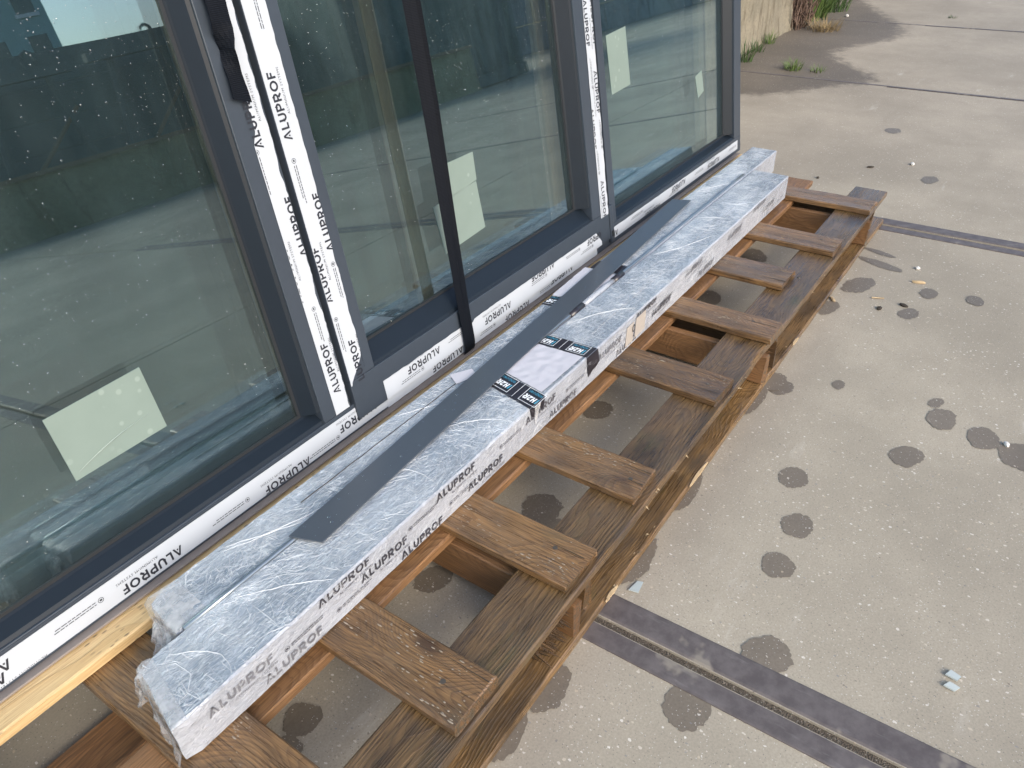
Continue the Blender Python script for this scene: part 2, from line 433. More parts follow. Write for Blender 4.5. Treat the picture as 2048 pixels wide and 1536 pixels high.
def film_material(name, c0, c1, streak, white=(.74, .78, .83), milk=.5):
    """crinkled stretch film over bare metal profile"""
    g = NT(name); p = g.obj()
    wp = g.vmath('ADD', p, g.vmath('SCALE', g.vmath('SUBTRACT', g.n('ShaderNodeTexNoise', {'Scale': 14.0, 'Vector': p}).outputs['Color'], (.5, .5, .5))))
    # warp node scale
    wn_ = wp.node.inputs[1].links[0].from_node; wn_.inputs['Scale'].default_value = .018
    tot = None
    for ang, sx, sy, wd, wgt, off in ((62, 14, 90, .020, 1.0, 0), (118, 11, 80, .022, .95, 3.1), (20, 16, 120, .018, .8, 7.7), (90, 8, 150, .030, .85, 1.3), (-12, 9, 60, .016, .7, 5.2), (75, 40, 260, .05, .7, 2.2), (140, 34, 240, .045, .65, 8.2)):
        n = g.noise(g.scale(wp, (sx, sy, sy), (0, 0, rad(ang)), (off, off*2, 0)), 1.0, 2.0, .5)
        rr = g.ramp(g.math('ABSOLUTE', g.math('SUBTRACT', n, .5)), 0.0, wd, wgt, 0.0)
        rr = g.math('MULTIPLY', rr, g.ramp(g.noise(g.scale(p, (1, 1, 1), (0, 0, 0), (off*3, 0, 0)), 17.0, 2), .36, .60))
        tot = rr if tot is None else g.math('MAXIMUM', tot, rr)
    patch = g.noise(wp, 9.0, 4, .65)
    patch2 = g.noise(g.scale(p, (3.5, 9, 9)), 1.0, 4, .6)
    tot = g.math('MULTIPLY', tot, g.ramp(patch, .30, .60, .40, 1.0))
    cloud = g.ramp(patch2, .35, .7)
    col = g.mix(cloud, c0, c1)
    crk = g.voro(wp, 46, 'DISTANCE_TO_EDGE')
    ck = g.math('MULTIPLY', g.ramp(crk, .0, .05, 1, 0), g.ramp(g.noise(p, 6, 3), .52, .64))
    bub = g.voro(p, 190)
    bubf = g.math('MULTIPLY', g.ramp(bub, .16, .24, 1, 0), g.ramp(g.noise(p, 7, 3), .55, .66))
    tot = g.math('MAXIMUM', tot, g.math('MAXIMUM', g.math('MULTIPLY', ck, .8), g.math('MULTIPLY', bubf, .8)))
    milky = g.ramp(g.noise(g.scale(wp, (5, 11, 11), (0, 0, .6)), 1.0, 5, .7), .48, .72, 0, milk)
    col = g.mix(milky, col, white)
    col = g.mix(g.math('MULTIPLY', tot, streak), col, white)  # highlights of the crinkled film painted as white streaks into its colour
    fine = g.noise(wp, 240, 3)
    mid_ = g.noise(g.scale(wp, (38, 75, 75), (0, 0, .3)), 1.0, 3, .6)
    h = g.math('ADD', tot, g.math('ADD', g.math('ADD', g.math('MULTIPLY', patch, 1.6), g.math('MULTIPLY', mid_, 2.4)), g.math('MULTIPLY', fine, .6)))
    nb = g.bump(h, .75, .0022)
    b = g.bsdf(Base_Color=col, Roughness=.27, Normal=nb)
    b.inputs['Specular IOR Level'].default_value = .6
    b.inputs['Coat Weight'].default_value = .7; b.inputs['Coat Roughness'].default_value = .12; b.inputs['Coat IOR'].default_value = 1.6
    g.t.links.new(g.bump(h, .45, .0022), b.inputs['Coat Normal'])
    return g.done(b)
M_FILM = film_material('stretch_film_over_metal', (.165, .203, .25), (.33, .37, .415), .6)
M_FILMSIDE = film_material('stretch_film_over_foil', (.36, .385, .435), (.43, .455, .505), .2, (.58, .61, .65), .25)

def loose_film():
    g = NT('loose_clear_film'); p = g.obj()
    n = g.noise(p, 60, 3)
    tr = g.n('ShaderNodeBsdfTransparent', {'Color': (.93, .94, .95)})
    b = g.bsdf(Base_Color=(.66, .66, .67), Roughness=.18, Normal=g.bump(n, .5, .003))
    f = g.ramp(g.noise(p, 45, 4), .3, .7, .16, .50)
    return g.done(g.n('ShaderNodeMixShader', {0: f, 1: tr.outputs[0], 2: b.outputs[0]}))
M_LOOSE = loose_film()

def wallc(name, c0, c1, c2, scale=1.0):
    g = NT(name); p = g.pos()
    n1 = g.noise(p, 2.2*scale, 5, .65); n2 = g.noise(g.scale(p, (9*scale, 9*scale, 1.6*scale)), 1, 5, .65); n3 = g.noise(p, 30*scale, 4)
    col = g.mix(g.ramp(n1, .3, .7), c0, c1)
    col = g.mix(g.ramp(n2, .5, .68, 0, .8), col, c2)
    col = g.mix(g.ramp(n3, .4, .7, 0, .3), col, tuple(x*.5 for x in c0))
    return g.done(g.bsdf(Base_Color=col, Roughness=.9, Normal=g.bump(g.math('ADD', n1, n3), .5, .01)))
M_WALL = wallc('old_render_wall', (.185, .165, .12), (.25, .22, .16), (.09, .072, .046), 2.0)
M_QUAY = wallc('mossy_quay_concrete', (.24, .225, .135), (.31, .29, .19), (.16, .145, .08))
M_BLOCK = wallc('grey_concrete_block', (.20, .215, .22), (.27, .285, .29), (.13, .14, .145))
M_DARKSTEEL = simple('dark_painted_steel', (.11, .135, .14), .6, .1, .35, 3)
M_RUSTY = simple('rusty_tan_steel', (.20, .15, .10), .7, 0, .35, 6)
M_HULL = wallc('dark_green_container_panel', (.12, .145, .14), (.17, .195, .19), (.085, .10, .09))
M_TOWER = simple('pale_turquoise_cladding', (.28, .43, .43), .6, 0, .1, .2)
M_TOWERW = simple('white_window_trim', (.7, .72, .72), .5)
M_TOWERG = simple('dark_window_glass', (.06, .09, .10), .1)
M_GREEN = simple('grass_green', (.095, .15, .035), .6, 0, .5, 30)
M_GREEN2 = simple('weed_green', (.045, .085, .022), .6, 0, .5, 12)
M_STRAW = simple('dry_straw', (.27, .20, .10), .8, 0, .35, 25)
M_STEM = simple('brown_stems', (.105, .066, .048), .8, 0, .4, 25)
M_CHIP = simple('pale_wood_chip', (.42, .31, .18), .7, 0, .2, 40)
M_STONE = simple('pale_stone', (.62, .60, .56), .8, 0, .2, 60)
M_LEAF = simple('dead_leaf_bits', (.04, .03, .02), .8)

# ------------------------------------------------------------------ print: stroke letters
def stroke(pts, w, closed=False):
    """quads following a polyline"""
    P = [Vector((p[0], p[1])) for p in pts]; n = len(P); L = []; R = []
    for i in range(n):
        a = P[(i-1) % n] if (closed or i) else None
        b = P[(i+1) % n] if (closed or i < n-1) else None
        d1 = (P[i]-a).normalized() if a is not None else None
        d2 = (b-P[i]).normalized() if b is not None else None
        d1 = d1 or d2; d2 = d2 or d1
        n1 = Vector((-d1.y, d1.x)); n2 = Vector((-d2.y, d2.x))
        m = (n1+n2)
        if m.length < 1e-6: m = n1
        m.normalize(); k = 1/max(.5, m.dot(n1))
        L.append(P[i]+m*w/2*k); R.append(P[i]-m*w/2*k)
    q = []
    for i in range(n if closed else n-1):
        j = (i+1) % n
        q.append([R[i], R[j], L[j], L[i]])
    return q
def arc(cx, cy, rx, ry, a0, a1, n=8):
    return [(cx+rx*cos(rad(a0+(a1-a0)*i/n)), cy+ry*sin(rad(a0+(a1-a0)*i/n))) for i in range(n+1)]
T = .205
def glyph(ch, T=T):
    h = T/2
    if ch == 'A':
        q = [[Vector((0,0)), Vector((.19,0)), Vector((.57,1)), Vector((.38,1))],
             [Vector((.76,0)), Vector((.95,0)), Vector((.57,1)), Vector((.40,.92))],
             [Vector((.36,.17)), Vector((.56,.17)), Vector((.52,.36)), Vector((.43,.36))]]
        return q, .95
    if ch == 'L': return stroke([(h,1),(h,h),(.6,h)], T), .6
    if ch == 'U': return stroke([(h,1),(h,.42)]+arc(.4,.42,.4-h,.42-h,180,360,8)+[(.8-h,1)], T), .8
    if ch == 'P': return stroke([(h,0),(h,1-h),(.42,1-h)]+arc(.42,.66,.32-h*.6,.34-h,90,-90,6)+[(h+T/2,.32+h)], T), .74
    if ch == 'R': return stroke([(h,0),(h,1-h),(.42,1-h)]+arc(.42,.66,.32-h*.6,.34-h,90,-90,6)+[(h+T/2,.32+h)], T)+stroke([(.40,.30),(.72,0)], T*1.15), .78
    if ch == 'O': return stroke(arc(.5,.5,.5-h,.5-h,0,345,15), T, True), 1.0
    if ch == 'F': return stroke([(h,0),(h,1-h),(.62,1-h)], T)+stroke([(h+T/2,.5),(.55,.5)], T), .62
    if ch == 'H': return stroke([(h,0),(h,1)], T)+stroke([(.7-h,0),(.7-h,1)], T)+stroke([(T,.5),(.7-T,.5)], T), .7
    if ch == '2': return stroke(arc(.34,.68,.34-h,.32-h,160,-30,6)+[(h,h),(.68,h)], T), .68
    return [], .4
def logo_quads(text='ALUPROF', gap=.17, T=T):
    out = []; x = 0
    for ch in text:
        q, w = glyph(ch, T)
        out += [[p+Vector((x, 0)) for p in f] for f in q]
        x += w+gap
    return out, x-gap
LOGO, LOGO_W = logo_quads()
_fontcache = {}
def font_polys(text):
    """flat polygons of a small sans text, cap height 1"""
    if text in _fontcache: return _fontcache[text]
    cu = bpy.data.curves.new('txt', 'FONT'); cu.body = text; cu.resolution_u = 1; cu.space_character = 1.15
    ob = bpy.data.objects.new('txt', cu)
    me = ob.to_mesh()
    vs = [v.co.copy() for v in me.vertices]; fs = [tuple(p.vertices) for p in me.polygons]
    ob.to_mesh_clear(); bpy.data.objects.remove(ob); bpy.data.curves.remove(cu)
    x0 = min(v.x for v in vs); x1 = max(v.x for v in vs); hh = max(v.y for v in vs)
    vs = [Vector(((v.x-x0)/hh, v.y/hh)) for v in vs]
    r = ([[vs[i] for i in f] for f in fs], (x1-x0)/hh)
    _fontcache[text] = r
    return r
class Print:
    """collects flat print in a 2D frame, clipped to a rectangle, then mapped to 3D"""
    def __init__(s): s.polys = []
    def put(s, polys, org, ang, sx, sy, shear=0):
        c, n = cos(rad(ang)), sin(rad(ang))
        for f in polys:
            s.polys.append([(org[0]+(p.x*sx+p.y*shear*sy)*c-p.y*sy*n, org[1]+(p.x*sx+p.y*shear*sy)*n+p.y*sy*c) for p in f])
    def brand(s, org, ang, sub=True, length=.108, cap=.0165):
        s.put(LOGO, org, ang, length/LOGO_W, cap)
        if sub:
            P, w = font_polys('ALUMINIUM SYSTEMS')
            c, n = cos(rad(ang)), sin(rad(ang))
            dx, dy = .040*length/.108, -.0095
            s.put(P, (org[0]+dx*c-dy*n, org[1]+dx*n+dy*c), ang, .073*length/.108/w, .0046)
    def fine(s, org, ang, length=.062):
        c, n = cos(rad(ang)), sin(rad(ang))
        r = random.Random(int(org[0]*1e4))
        for k, dy in enumerate((0, -.0042)):
            x = 0; q = []
            while x < length-(.006 if k else 0):
                w = r.uniform(.003, .009)
                q.append([Vector((x, dy)), Vector((x+w, dy)), Vector((x+w, dy+.0014)), Vector((x, dy+.0014))]); x += w+.0013
            s.put(q, org, ang, 1, 1)
        rg = arc(-.008, -.0015, .0042, .0042, 0, 345, 11)
        s.put(stroke(rg, .0008, True), org, ang, 1, 1)
        s.put([[Vector((-.010, -.003)), Vector((-.0062, -.003)), Vector((-.0062, 0)), Vector((-.010, 0))]], org, ang, 1, 1)
    def build(s, name, rect, mapf, mat, parent, **kw):
        bm = bmesh.new()
        for f in s.polys:
            try: bm.faces.new([bm.verts.new((p[0], p[1], 0)) for p in f])
            except ValueError: pass
        a0, a1, b0, b1 = rect
        for co, no in (((a0,0,0),(-1,0,0)), ((a1,0,0),(1,0,0)), ((0,b0,0),(0,-1,0)), ((0,b1,0),(0,1,0))):
            bmesh.ops.bisect_plane(bm, geom=bm.verts[:]+bm.edges[:]+bm.faces[:], plane_co=co, plane_no=no, clear_outer=True)
        for v in bm.verts: v.co = mapf(v.co.x, v.co.y)
        if not bm.faces:
            bm.free(); return None
        me = bpy.data.meshes.new(name); bm.to_mesh(me); bm.free()
        return link(name, me, mat, parent, **kw)

# ================================================================== THE SETTING
# ---- ground sheet and the concrete slabs with their steel-angle edges
ground = empty('ground', (0, 0, 0), (0, 0, 0.01357)); tag(ground, kind='structure')
mb = MB()
for (x0, x1, y0, y1) in ((-400, 400, -400, 400),):
    N = 2
    mb.add([(x0, y0, -.014), (x1, y0, -.014), (x1, y1, -.014), (x0, y1, -.014)], [(0, 1, 2, 3)])
mb.obj('ground_bed', M_DIRT, ground)
PX = 2.072; JX = 0.9617                                   # pitch and the near joint (in the ground frame)
def slab_mesh():
    m = MB(); w = PX-.016; d = 3.2-.012
    m.box(.008, .008+w, .006, .006+d, -.05, 0)
    return m.mesh('concrete_slab')
SLAB = slab_mesh(); SLAB.materials.append(M_CONC)
m = MB(); m.prism([(.000, -.03), (.054, -.03), (.054, .0022), (.0515, .0030), (.004, .0030), (.000, -.001)], 'y', .004, 3.196)
EDGE_N = m.mesh('steel_edge'); EDGE_N.materials.append(M_EDGE)
m = MB(); m.prism([(PX-.042, -.03), (PX-.0, -.03), (PX-.0, -.001), (PX-.003, .0028), (PX-.039, .0028), (PX-.042, .0020)], 'y', .004, 3.196)
EDGE_F = m.mesh('steel_edge'); EDGE_F.materials.append(M_EDGE)
m = MB(); m.box(-.02, .02, .0, 3.2, -.05, -.0060)
FILL = m.mesh('joint_fill')
m2 = MB(); m2.prism([(-.006, -.03), (.016, -.03), (.016, .0022), (-.006, .0022)], 'y', .004, 3.196)
EDGE_T = m2.mesh('steel_edge'); EDGE_T.materials.append(M_EDGE); FILL.materials.append(M_DIRT)
for ix in range(-4, 12):
    for iy in range(-5, 3):
        s = link('concrete_slab', SLAB, None, ground, (JX+.008+ix*PX, 1.35-3.2+iy*3.2, 0.0))
        if -1 <= ix <= 3 and -1 <= iy <= 0:
            if ix in (0, 1): link('steel_edge', EDGE_N, None, s, (.0085, 0, 0))
            elif ix > 1: link('steel_edge', EDGE_T, None, s, (.009, 0, 0))
            if ix in (-1, 0): link('steel_edge', EDGE_F, None, s, (-.0085, 0, 0))
            link('joint_fill', FILL, None, s, (0, 0, 0))

# ---- wet marks: sheets just above the slab
def blob(cx, cy, rx, ry, ang, seed, z=.0012, n=64, rag=.10):
    vs = [(cx, cy, z)]
    for k in range(n):
        a = 2*pi*k/n
        q = 1+rag*1.6*nz(cos(a)*1.3+seed, sin(a)*1.3, seed*.7)+rag*1.2*nz(cos(a)*5+seed, sin(a)*5, 9)+rag*.6*nz(cos(a)*14+seed, sin(a)*14, 5)
        x, y = rx*q*cos(a), ry*q*sin(a)
        c, s_ = cos(ang), sin(ang)
        vs.append((cx+x*c-y*s_, cy+x*s_+y*c, z))
    return vs, [(0, 1+k, 1+(k+1) % n) for k in range(n)]
gi = ground.matrix_basis.inverted()
def wet_mark(cx, cy, rx, ry=None, ang=0, seed=0, z=.0012):
    v, f = blob(cx, cy, rx, ry or rx, ang, seed, z)
    m = MB(); m.add(v, f)
    me = m.mesh('wet_mark', recalc=False); me.transform(gi)
    return link('wet_mark', me, M_WET, ground)
STAINS = [(1.531,-.719,.036,.030),(1.394,-.770,.036,.030),(1.272,-.773,.034,.030),(1.734,-.902,.044,.030),(1.895,-1.032,.046,.032),(1.924,-.94,.044,.032),
 (1.069,-.823,.042,.036),(.908,-.749,.044,.036),(1.986,-.917,.026,.014),(1.939,-.70,.022,.015),(1.849,-.585,.035,.028),(2.523,-.600,.070,.036),
 (2.573,-.791,.036,.024),(2.596,-.913,.032,.024),(2.413,-.767,.038,.026),(1.52,-.242,.040,.036),(1.16,-.315,.046,.040),(1.11,-.36,.04,.035),(2.544,-.246,.07,.05),
 (.549,-.258,.030,.030),(.50,-.275,.024,.024),(.885,-.247,.040,.030),(1.869,-1.118,.05,.05),(2.33,-.56,.05,.03),(2.80,-.60,.014,.055),(2.71,-.62,.022,.075),
 (.325,-.045,.03,.03),(.38,-.03,.03,.03),(.92,-.05,.05,.04),(4.25,-.32,.05,.035),(3.32,-.02,.05,.035),(3.62,-.60,.05,.03),(2.20,-.24,.05,.04)]
for i, (x, y, a, b) in enumerate(STAINS):
    wet_mark(x, y, a, b, rng.uniform(-.4, .4), i*3.7+1, .0008+.00012*(i % 7))
# damp fringe along the outer bottom board
for i in range(16):
    x = .30+i*.105+rng.uniform(-.02, .02)
    if .84 < x < 1.10 or i in (3, 9, 11, 12, 13): continue
    wet_mark(x, -.545+rng.uniform(-.012, .010), rng.uniform(.05, .085), rng.uniform(.018, .042), rng.uniform(-.2, .2), i*5.1+70, .0018+.0001*i)
# damp, dirty strip by the wall: one sheet whose wetness fades out at its own edge
def damp_sheet():
    m = MB(); NX, NY = 60, 26; x0, x1, y0, y1 = 3.4, 9.5, -.35, 1.3
    wet = []
    for i in range(NX+1):
        for j in range(NY+1):
            x = x0+(x1-x0)*i/NX; y = y0+(y1-y0)*j/NY
            m.v.append((x, y, .0007))
            edge = .42+.16*sin(x*2.1+.6)+.10*nz(x*1.3, 2.0)-(.24*exp(-((x-5.85)/.28)**2))*-1
            lim = {True: .20}.get(4.55 < x < 5.35, .42)
            # reach of the damp strip out from the wall, lobed
            reach = .62+.34*exp(-((x-5.25)/.30)**2)-.10*exp(-((x-6.0)/.30)**2)+.16*exp(-((x-6.7)/.45)**2)-.55*max(0, min(1, (x-7.2)/1.2))-.62*max(0, min(1, (4.75-x)/.55))
            d = (y-(0.95-reach))/.13
            wet.append(max(0.0, min(1.0, .5+.5*d)) if reach > .02 else 0.0)
    for i in range(NX):
        for j in range(NY):
            a = i*(NY+1)+j
            m.f.append((a, a+NY+1, a+NY+2, a+1)); m.mi.append(0)
    keep = [f for f in m.f if max(wet[i] for i in f) > .001]
    m.f = keep; m.mi = [0]*len(keep)
    me = m.mesh('damp_strip', recalc=False)
    at = me.attributes.new('wet', 'FLOAT', 'POINT'); at.data.foreach_set('value', wet)
    me.transform(gi)
    return link('damp_strip', me, M_DAMP, ground)
damp_sheet()

# ---- old wall at the back
def rough_wall(name, x0, x1, y0, y1, h, mat, parent=None, amp=.02):
    m = MB(); NX = max(4, int((x1-x0)/.09)); NZ = max(4, int(h/.09))
    for i in range(NX+1):
        for k in range(NZ+1):
            x = x0+(x1-x0)*i/NX; z = -.02+(h+.02)*k/NZ
            m.v.append((x, y0+amp*nz(x*3.1, z*3.1, 4)+amp*.5*nz(x*11, z*11, 1)-.02*max(0, 1-z/.12), z))
    for i in range(NX):
        for k in range(NZ):
            a = i*(NZ+1)+k; m.f.append((a, a+NZ+1, a+NZ+2, a+1)); m.mi.append(0)
    b = len(m.v)
    m.v += [(x0, y1, -.02), (x1, y1, -.02), (x1, y1, h), (x0, y1, h)]
    m.f += [(b, b+3, b+2, b+1)]; m.mi += [0]
    top = [i*(NZ+1)+NZ for i in range(NX+1)]; m.f.append(tuple(top)+(b+2, b+3)); m.mi.append(0)
    m.f.append(tuple(range(NZ+1))+(b+3, b)); m.mi.append(0)
    e = NX*(NZ+1); m.f.append(tuple(range(e+NZ, e-1, -1))+(b+1, b+2)); m.mi.append(0)
    return m.obj(name, mat, parent, recalc=True)
w = rough_wall('concrete_wall', 2.2, 6.63, .955, 1.25, 1.5, M_WALL)
tag(w, 'stained pale concrete wall whose foot shows beyond the window frame', 'wall')
w = rough_wall('concrete_wall', 6.64, 14, 1.35, 1.6, 1.5, M_WALL)
tag(w, 'set back concrete wall section behind the brown stems and weeds', 'wall')

# ================================================================== BEHIND THE VIEWER (seen mirrored in the glass)
w = rough_wall('quay_wall', -10, 0, 0, .35, .72, M_QUAY)
w.location = (11.2, -7.7, 0); w.rotation_euler = (0, 0, .16)
me = w.data; me.transform(Matrix.Scale(-1, 4, (0, 1, 0))); me.flip_normals()
tag(w, 'low mossy concrete quay wall mirrored in the left pane', 'wall')
# pale coping rail on it
rl = MB(); rl.box(-10, 0, -.07, -.02, .70, .75)
o = rl.obj('timber_rail', M_RUSTY, None, (11.2, -7.62, 0), (0, 0, .16)); tag(o, 'weathered tan rail along the top of the low quay wall', 'rail')
def trestle(x, y, rz, h, label):
    t = empty('steel_trestle', (x, y, 0), (0, 0, rz)); tag(t, label, 'trestle', 'steel trestles on the quay mirrored in the left pane')
    for sx in (-.55, .55):
        l = MB(); l.tube([(sx*1.25, -.1, 0), (sx*.75, 0, h-.1)], .05, 6); l.obj('leg', M_DARKSTEEL, t)
    b = MB(); b.box(-.75, .75, -.09, .09, h-.12, h); b.obj('beam', M_DARKSTEEL, t)
    b = MB(); b.tube([(-.62, -.07, .35), (.62, -.03, h*.72)], .03, 6); b.obj('brace', M_RUSTY, t)
    lp = MB(); lp.tube([(.28+.09*cos(a), 0, h+.10+.13*sin(a)) for a in [k*pi/8*2 for k in range(9)]], .025, 6, False); lp.obj('lifting_loop', M_DARKSTEEL, t)
    return t
for i, (x, y, h) in enumerate(((3.6, -11.2, 1.9), (5.3, -10.9, 2.0), (7.0, -10.6, 2.05), (8.6, -10.3, 1.95))):
    trestle(x, y, .16, h, ['leftmost', 'second', 'third', 'fourth'][i]+' dark steel trestle with lifting loop seen mirrored above the quay wall')
st = MB()
for k in range(5):
    st.box(-4.2, 3.6, -.35+.1*(k % 2), .35, .04+k*.45, .04+k*.45+.445)
o = st.obj('steel_beam_stack', M_DARKSTEEL, None, (6.3, -11.9, 0), (0, 0, .16)); tag(o, 'dark stack of long steel beams mirrored behind the trestles', 'beam stack')
# closed dark container
c = empty('container', (11.6, -9.0, 0), (0, 0, .16)); tag(c, 'dark green steel container mirrored in the top of the middle pane', 'container')
b = MB(); b.box(-2.4, 1.2, -1.2, 1.15, .12, 2.45); b.obj('body', M_HULL, c)
for k in range(16):
    b = MB(); b.prism([(-2.3+k*.22, 1.15), (-2.25+k*.22, 1.19), (-2.17+k*.22, 1.19), (-2.12+k*.22, 1.15)], 'z', .25, 2.35); b.obj('rib', M_HULL, c)
b = MB(); b.box(-2.42, 1.22, 1.10, 1.20, .02, .22); b.obj('bottom_rail', M_HULL, c)
# wall of big stacked concrete blocks
bw = empty('block_wall', (18.5, -15.0, 0), (0, 0, .52)); tag(bw, 'wall of big grey stacked concrete blocks mirrored in the right panes', 'block wall')
bm_ = MB(); bm_.prism([(0, 0), (1.58, 0), (1.58, .8), (0, .8)], 'x', 0, .01)
blk = MB(); blk.box(.012, 1.588, -.4, .4, .008, .785); BL = blk.mesh('block'); BL.materials.append(M_BLOCK)
for r_ in range(4):
    for k in range(12):
        link('block', BL, None, bw, (-4+k*1.6+(.8 if r_ % 2 else 0), rng.uniform(-.03, .03), r_*.8))
# two distant pale towers
def tower(x, y, wdt, h, label):
    t = empty('apartment_tower', (x, y, 0), (0, 0, .25)); tag(t, label, 'building')
    b = MB(); b.box(-wdt/2, wdt/2, -4, 4, 0, h); b.obj('wall', M_TOWER, t)
    b = MB(); b.box(-wdt/2-.2, wdt/2+.2, -4.2, 4.2, h+.01, h+.5); b.obj('roof', M_TOWERW, t)
    n = int(wdt/2.2)
    for f in range(int(h/3)):
        for k in range(n):
            cx = -wdt/2+1.2+k*(wdt-2.4)/max(1, n-1)
            b = MB(); b.box(cx-.6, cx+.6, 4.0, 4.06, 1+f*3, 2.6+f*3); wi = b.obj('window', M_TOWERG, t)
            b = MB(); b.box(cx-.75, cx+.75, 4.0, 4.12, .75+f*3, .97+f*3); b.obj('sill', M_TOWERW, wi)
tower(27.4, -62, 5, 14, 'pale turquoise tower mirrored at the far left of the glass')
tower(33.4, -66, 3.6, 7.2, 'lower pale turquoise building beside the mirrored tower')

# ================================================================== THE PALLET
pallet = empty('pallet', (1.3, -.03, 0))
tag(pallet, 'long weathered brown wooden pallet carrying the window and the wrapped bundles', 'pallet')
def plank_mesh(name, L, W, H, seed, rag=.0016, endrag=.0035, warp=.0015, seg=None, bev=.0028, notch=None):
    """board along local x, centred, bottom at z=0; worn edges, sawn rough ends"""
    n = seg or max(6, int(L/.06)); m = MB()
    prof = [(-W/2+bev, 0), (W/2-bev, 0), (W/2, bev), (W/2, H-bev), (W/2-bev, H), (-W/2+bev, H), (-W/2, H-bev), (-W/2, bev)]
    np_ = len(prof)
    for i in range(n+1):
        t = i/n; x = -L/2+L*t
        ox = (rng.uniform(-endrag, endrag)) if i in (0, n) else 0
        for k, (y, z) in enumerate(prof):
            e = rag*(nz(x*9+seed, k*3.3, seed)+.8*nz(x*31+seed, k*5.1, seed))
            yy = y+e*(1 if y > 0 else -1)+warp*nz(x*1.2, seed, 1)
            zz = z+(e*.7 if z > H/2 else 0)+warp*.5*nz(x*1.4, seed, 2)*(z/H)
            xo = ox + ((rng.uniform(-endrag, endrag)) if i in (0, n) else 0)
            if notch:
                for (nx, nw, nd, side) in notch:
                    if (side > 0) == (y > 0):
                        q = exp(-((x-nx)/nw)**2); yy -= side*nd*q*(1 if z > H*.4 else .35)
            m.v.append((x+xo, yy, zz))
    for i in range(n):
        for k in range(np_):
            a = i*np_+k; b = i*np_+(k+1) % np_
            m.f.append((a, b, b+np_, a+np_)); m.mi.append(0)
    m.f.append(tuple(range(np_))[::-1]); m.mi.append(0)
    m.f.append(tuple(n*np_+k for k in range(np_))); m.mi.append(0)
    return m.mesh(name)
def board(name, x0, x1, y0, y1, z0, z1, mat, parent, seed, along='x', **kw):
    if along == 'x': L, W, rz = x1-x0, y1-y0, 0
    else: L, W, rz = y1-y0, x1-x0, pi/2
    me = plank_mesh(name, L, W, z1-z0, seed, **kw)
    pl = world_of(parent).translation if parent is not None else Vector((0, 0, 0))
    return link(name, me, mat, parent, Vector(((x0+x1)/2, (y0+y1)/2, z0))-pl, (kw.get('tilt', 0), 0, rz))
def edge_board(name, x0, x1, y0, y1, z0, z1, mat, parent, seed):
    """board on edge, long axis along y"""
    me = plank_mesh(name, y1-y0, z1-z0, x1-x0, seed, endrag=.006)
    pl = world_of(parent).translation
    o = link(name, me, mat, parent)
    # local x -> world y, local y -> world z, local z -> world x
    Rm = Matrix(((0, 0, 1), (1, 0, 0), (0, 1, 0)))
    o.matrix_basis = Matrix.Translation(Vector((x0, (y0+y1)/2, (z0+z1)/2))-pl) @ Rm.to_4x4()
    return o
NAIL = MB(); NAIL.tube([(0, 0, -.002), (0, 0, .0009)], [.0050, .0044], 10); NAILM = NAIL.mesh('nail_head'); NAILM.materials.append(M_NAIL)
ZS0, ZS1 = .1255, .144
SLATS = [(.062, .160, -.528), (.366, .470, -.60), (.607, .708, -.529), (.901, 1.001, -.5267), (1.143, 1.2424, -.5265), (1.510, 1.6157, -.5303), (1.8224, 1.9156, -.540), (2.111, 2.2248, -.473), (2.399, 2.507, -.532), (2.778, 2.876, -.536), (-.25, -.15, -.528), (-.56, -.46, -.53)]
slats = []
for i, (x0, x1, yr) in enumerate(SLATS):
    if i == 1: yr = -.545
    o = board('slat', x0, x1, yr, .47+rng.uniform(-.01, .01), ZS0+.0006, ZS1, M_SLAT, pallet, 11.3*i+2, along='y', rag=.0011, endrag=.0035)
    slats.append(o)
    cx = (x0+x1)/2
    for (yy, dx) in ((-.485+rng.uniform(-.02, .02), rng.uniform(-.02, .02)), (-.235, rng.uniform(-.03, .03))):
        nl = link('nail_head', NAILM, None, o)
        nl.matrix_basis = o.matrix_basis.inverted() @ Matrix.Translation(Vector((cx+dx, yy, ZS1-.0005))-Vector((1.3, -.03, 0)))
for i, o in enumerate(slats):
    if SLATS[i][0] < .3: continue
    r = random.Random(i*7+1); W2 = (SLATS[i][1]-SLATS[i][0])/2; L2 = (.47-(SLATS[i][2] if i != 1 else -.545))/2
    for k in range(r.choice((1, 2, 2))):
        y = r.uniform(-W2*.7, W2*.7); L = r.uniform(.035, .12); m = MB(); n = 10; vs = []
        for q in range(n+1):
            t = q/n; w_ = .0009*(1-t)+.00015; yy = y+.003*nz(t*4+i, k*3.1, 2)*t
            vs += [(-L2+.001+L*t, yy-w_, ZS1-ZS0-.0004), (-L2+.001+L*t, yy+w_, ZS1-ZS0-.0004)]
        m.add(vs, [(2*q, 2*q+2, 2*q+3, 2*q+1) for q in range(n)])
        for v_ in range(len(m.v)): m.v[v_] = (m.v[v_][0], m.v[v_][1], m.v[v_][2]+.0006)
        m.obj('split', M_LEAF, o, recalc=False)
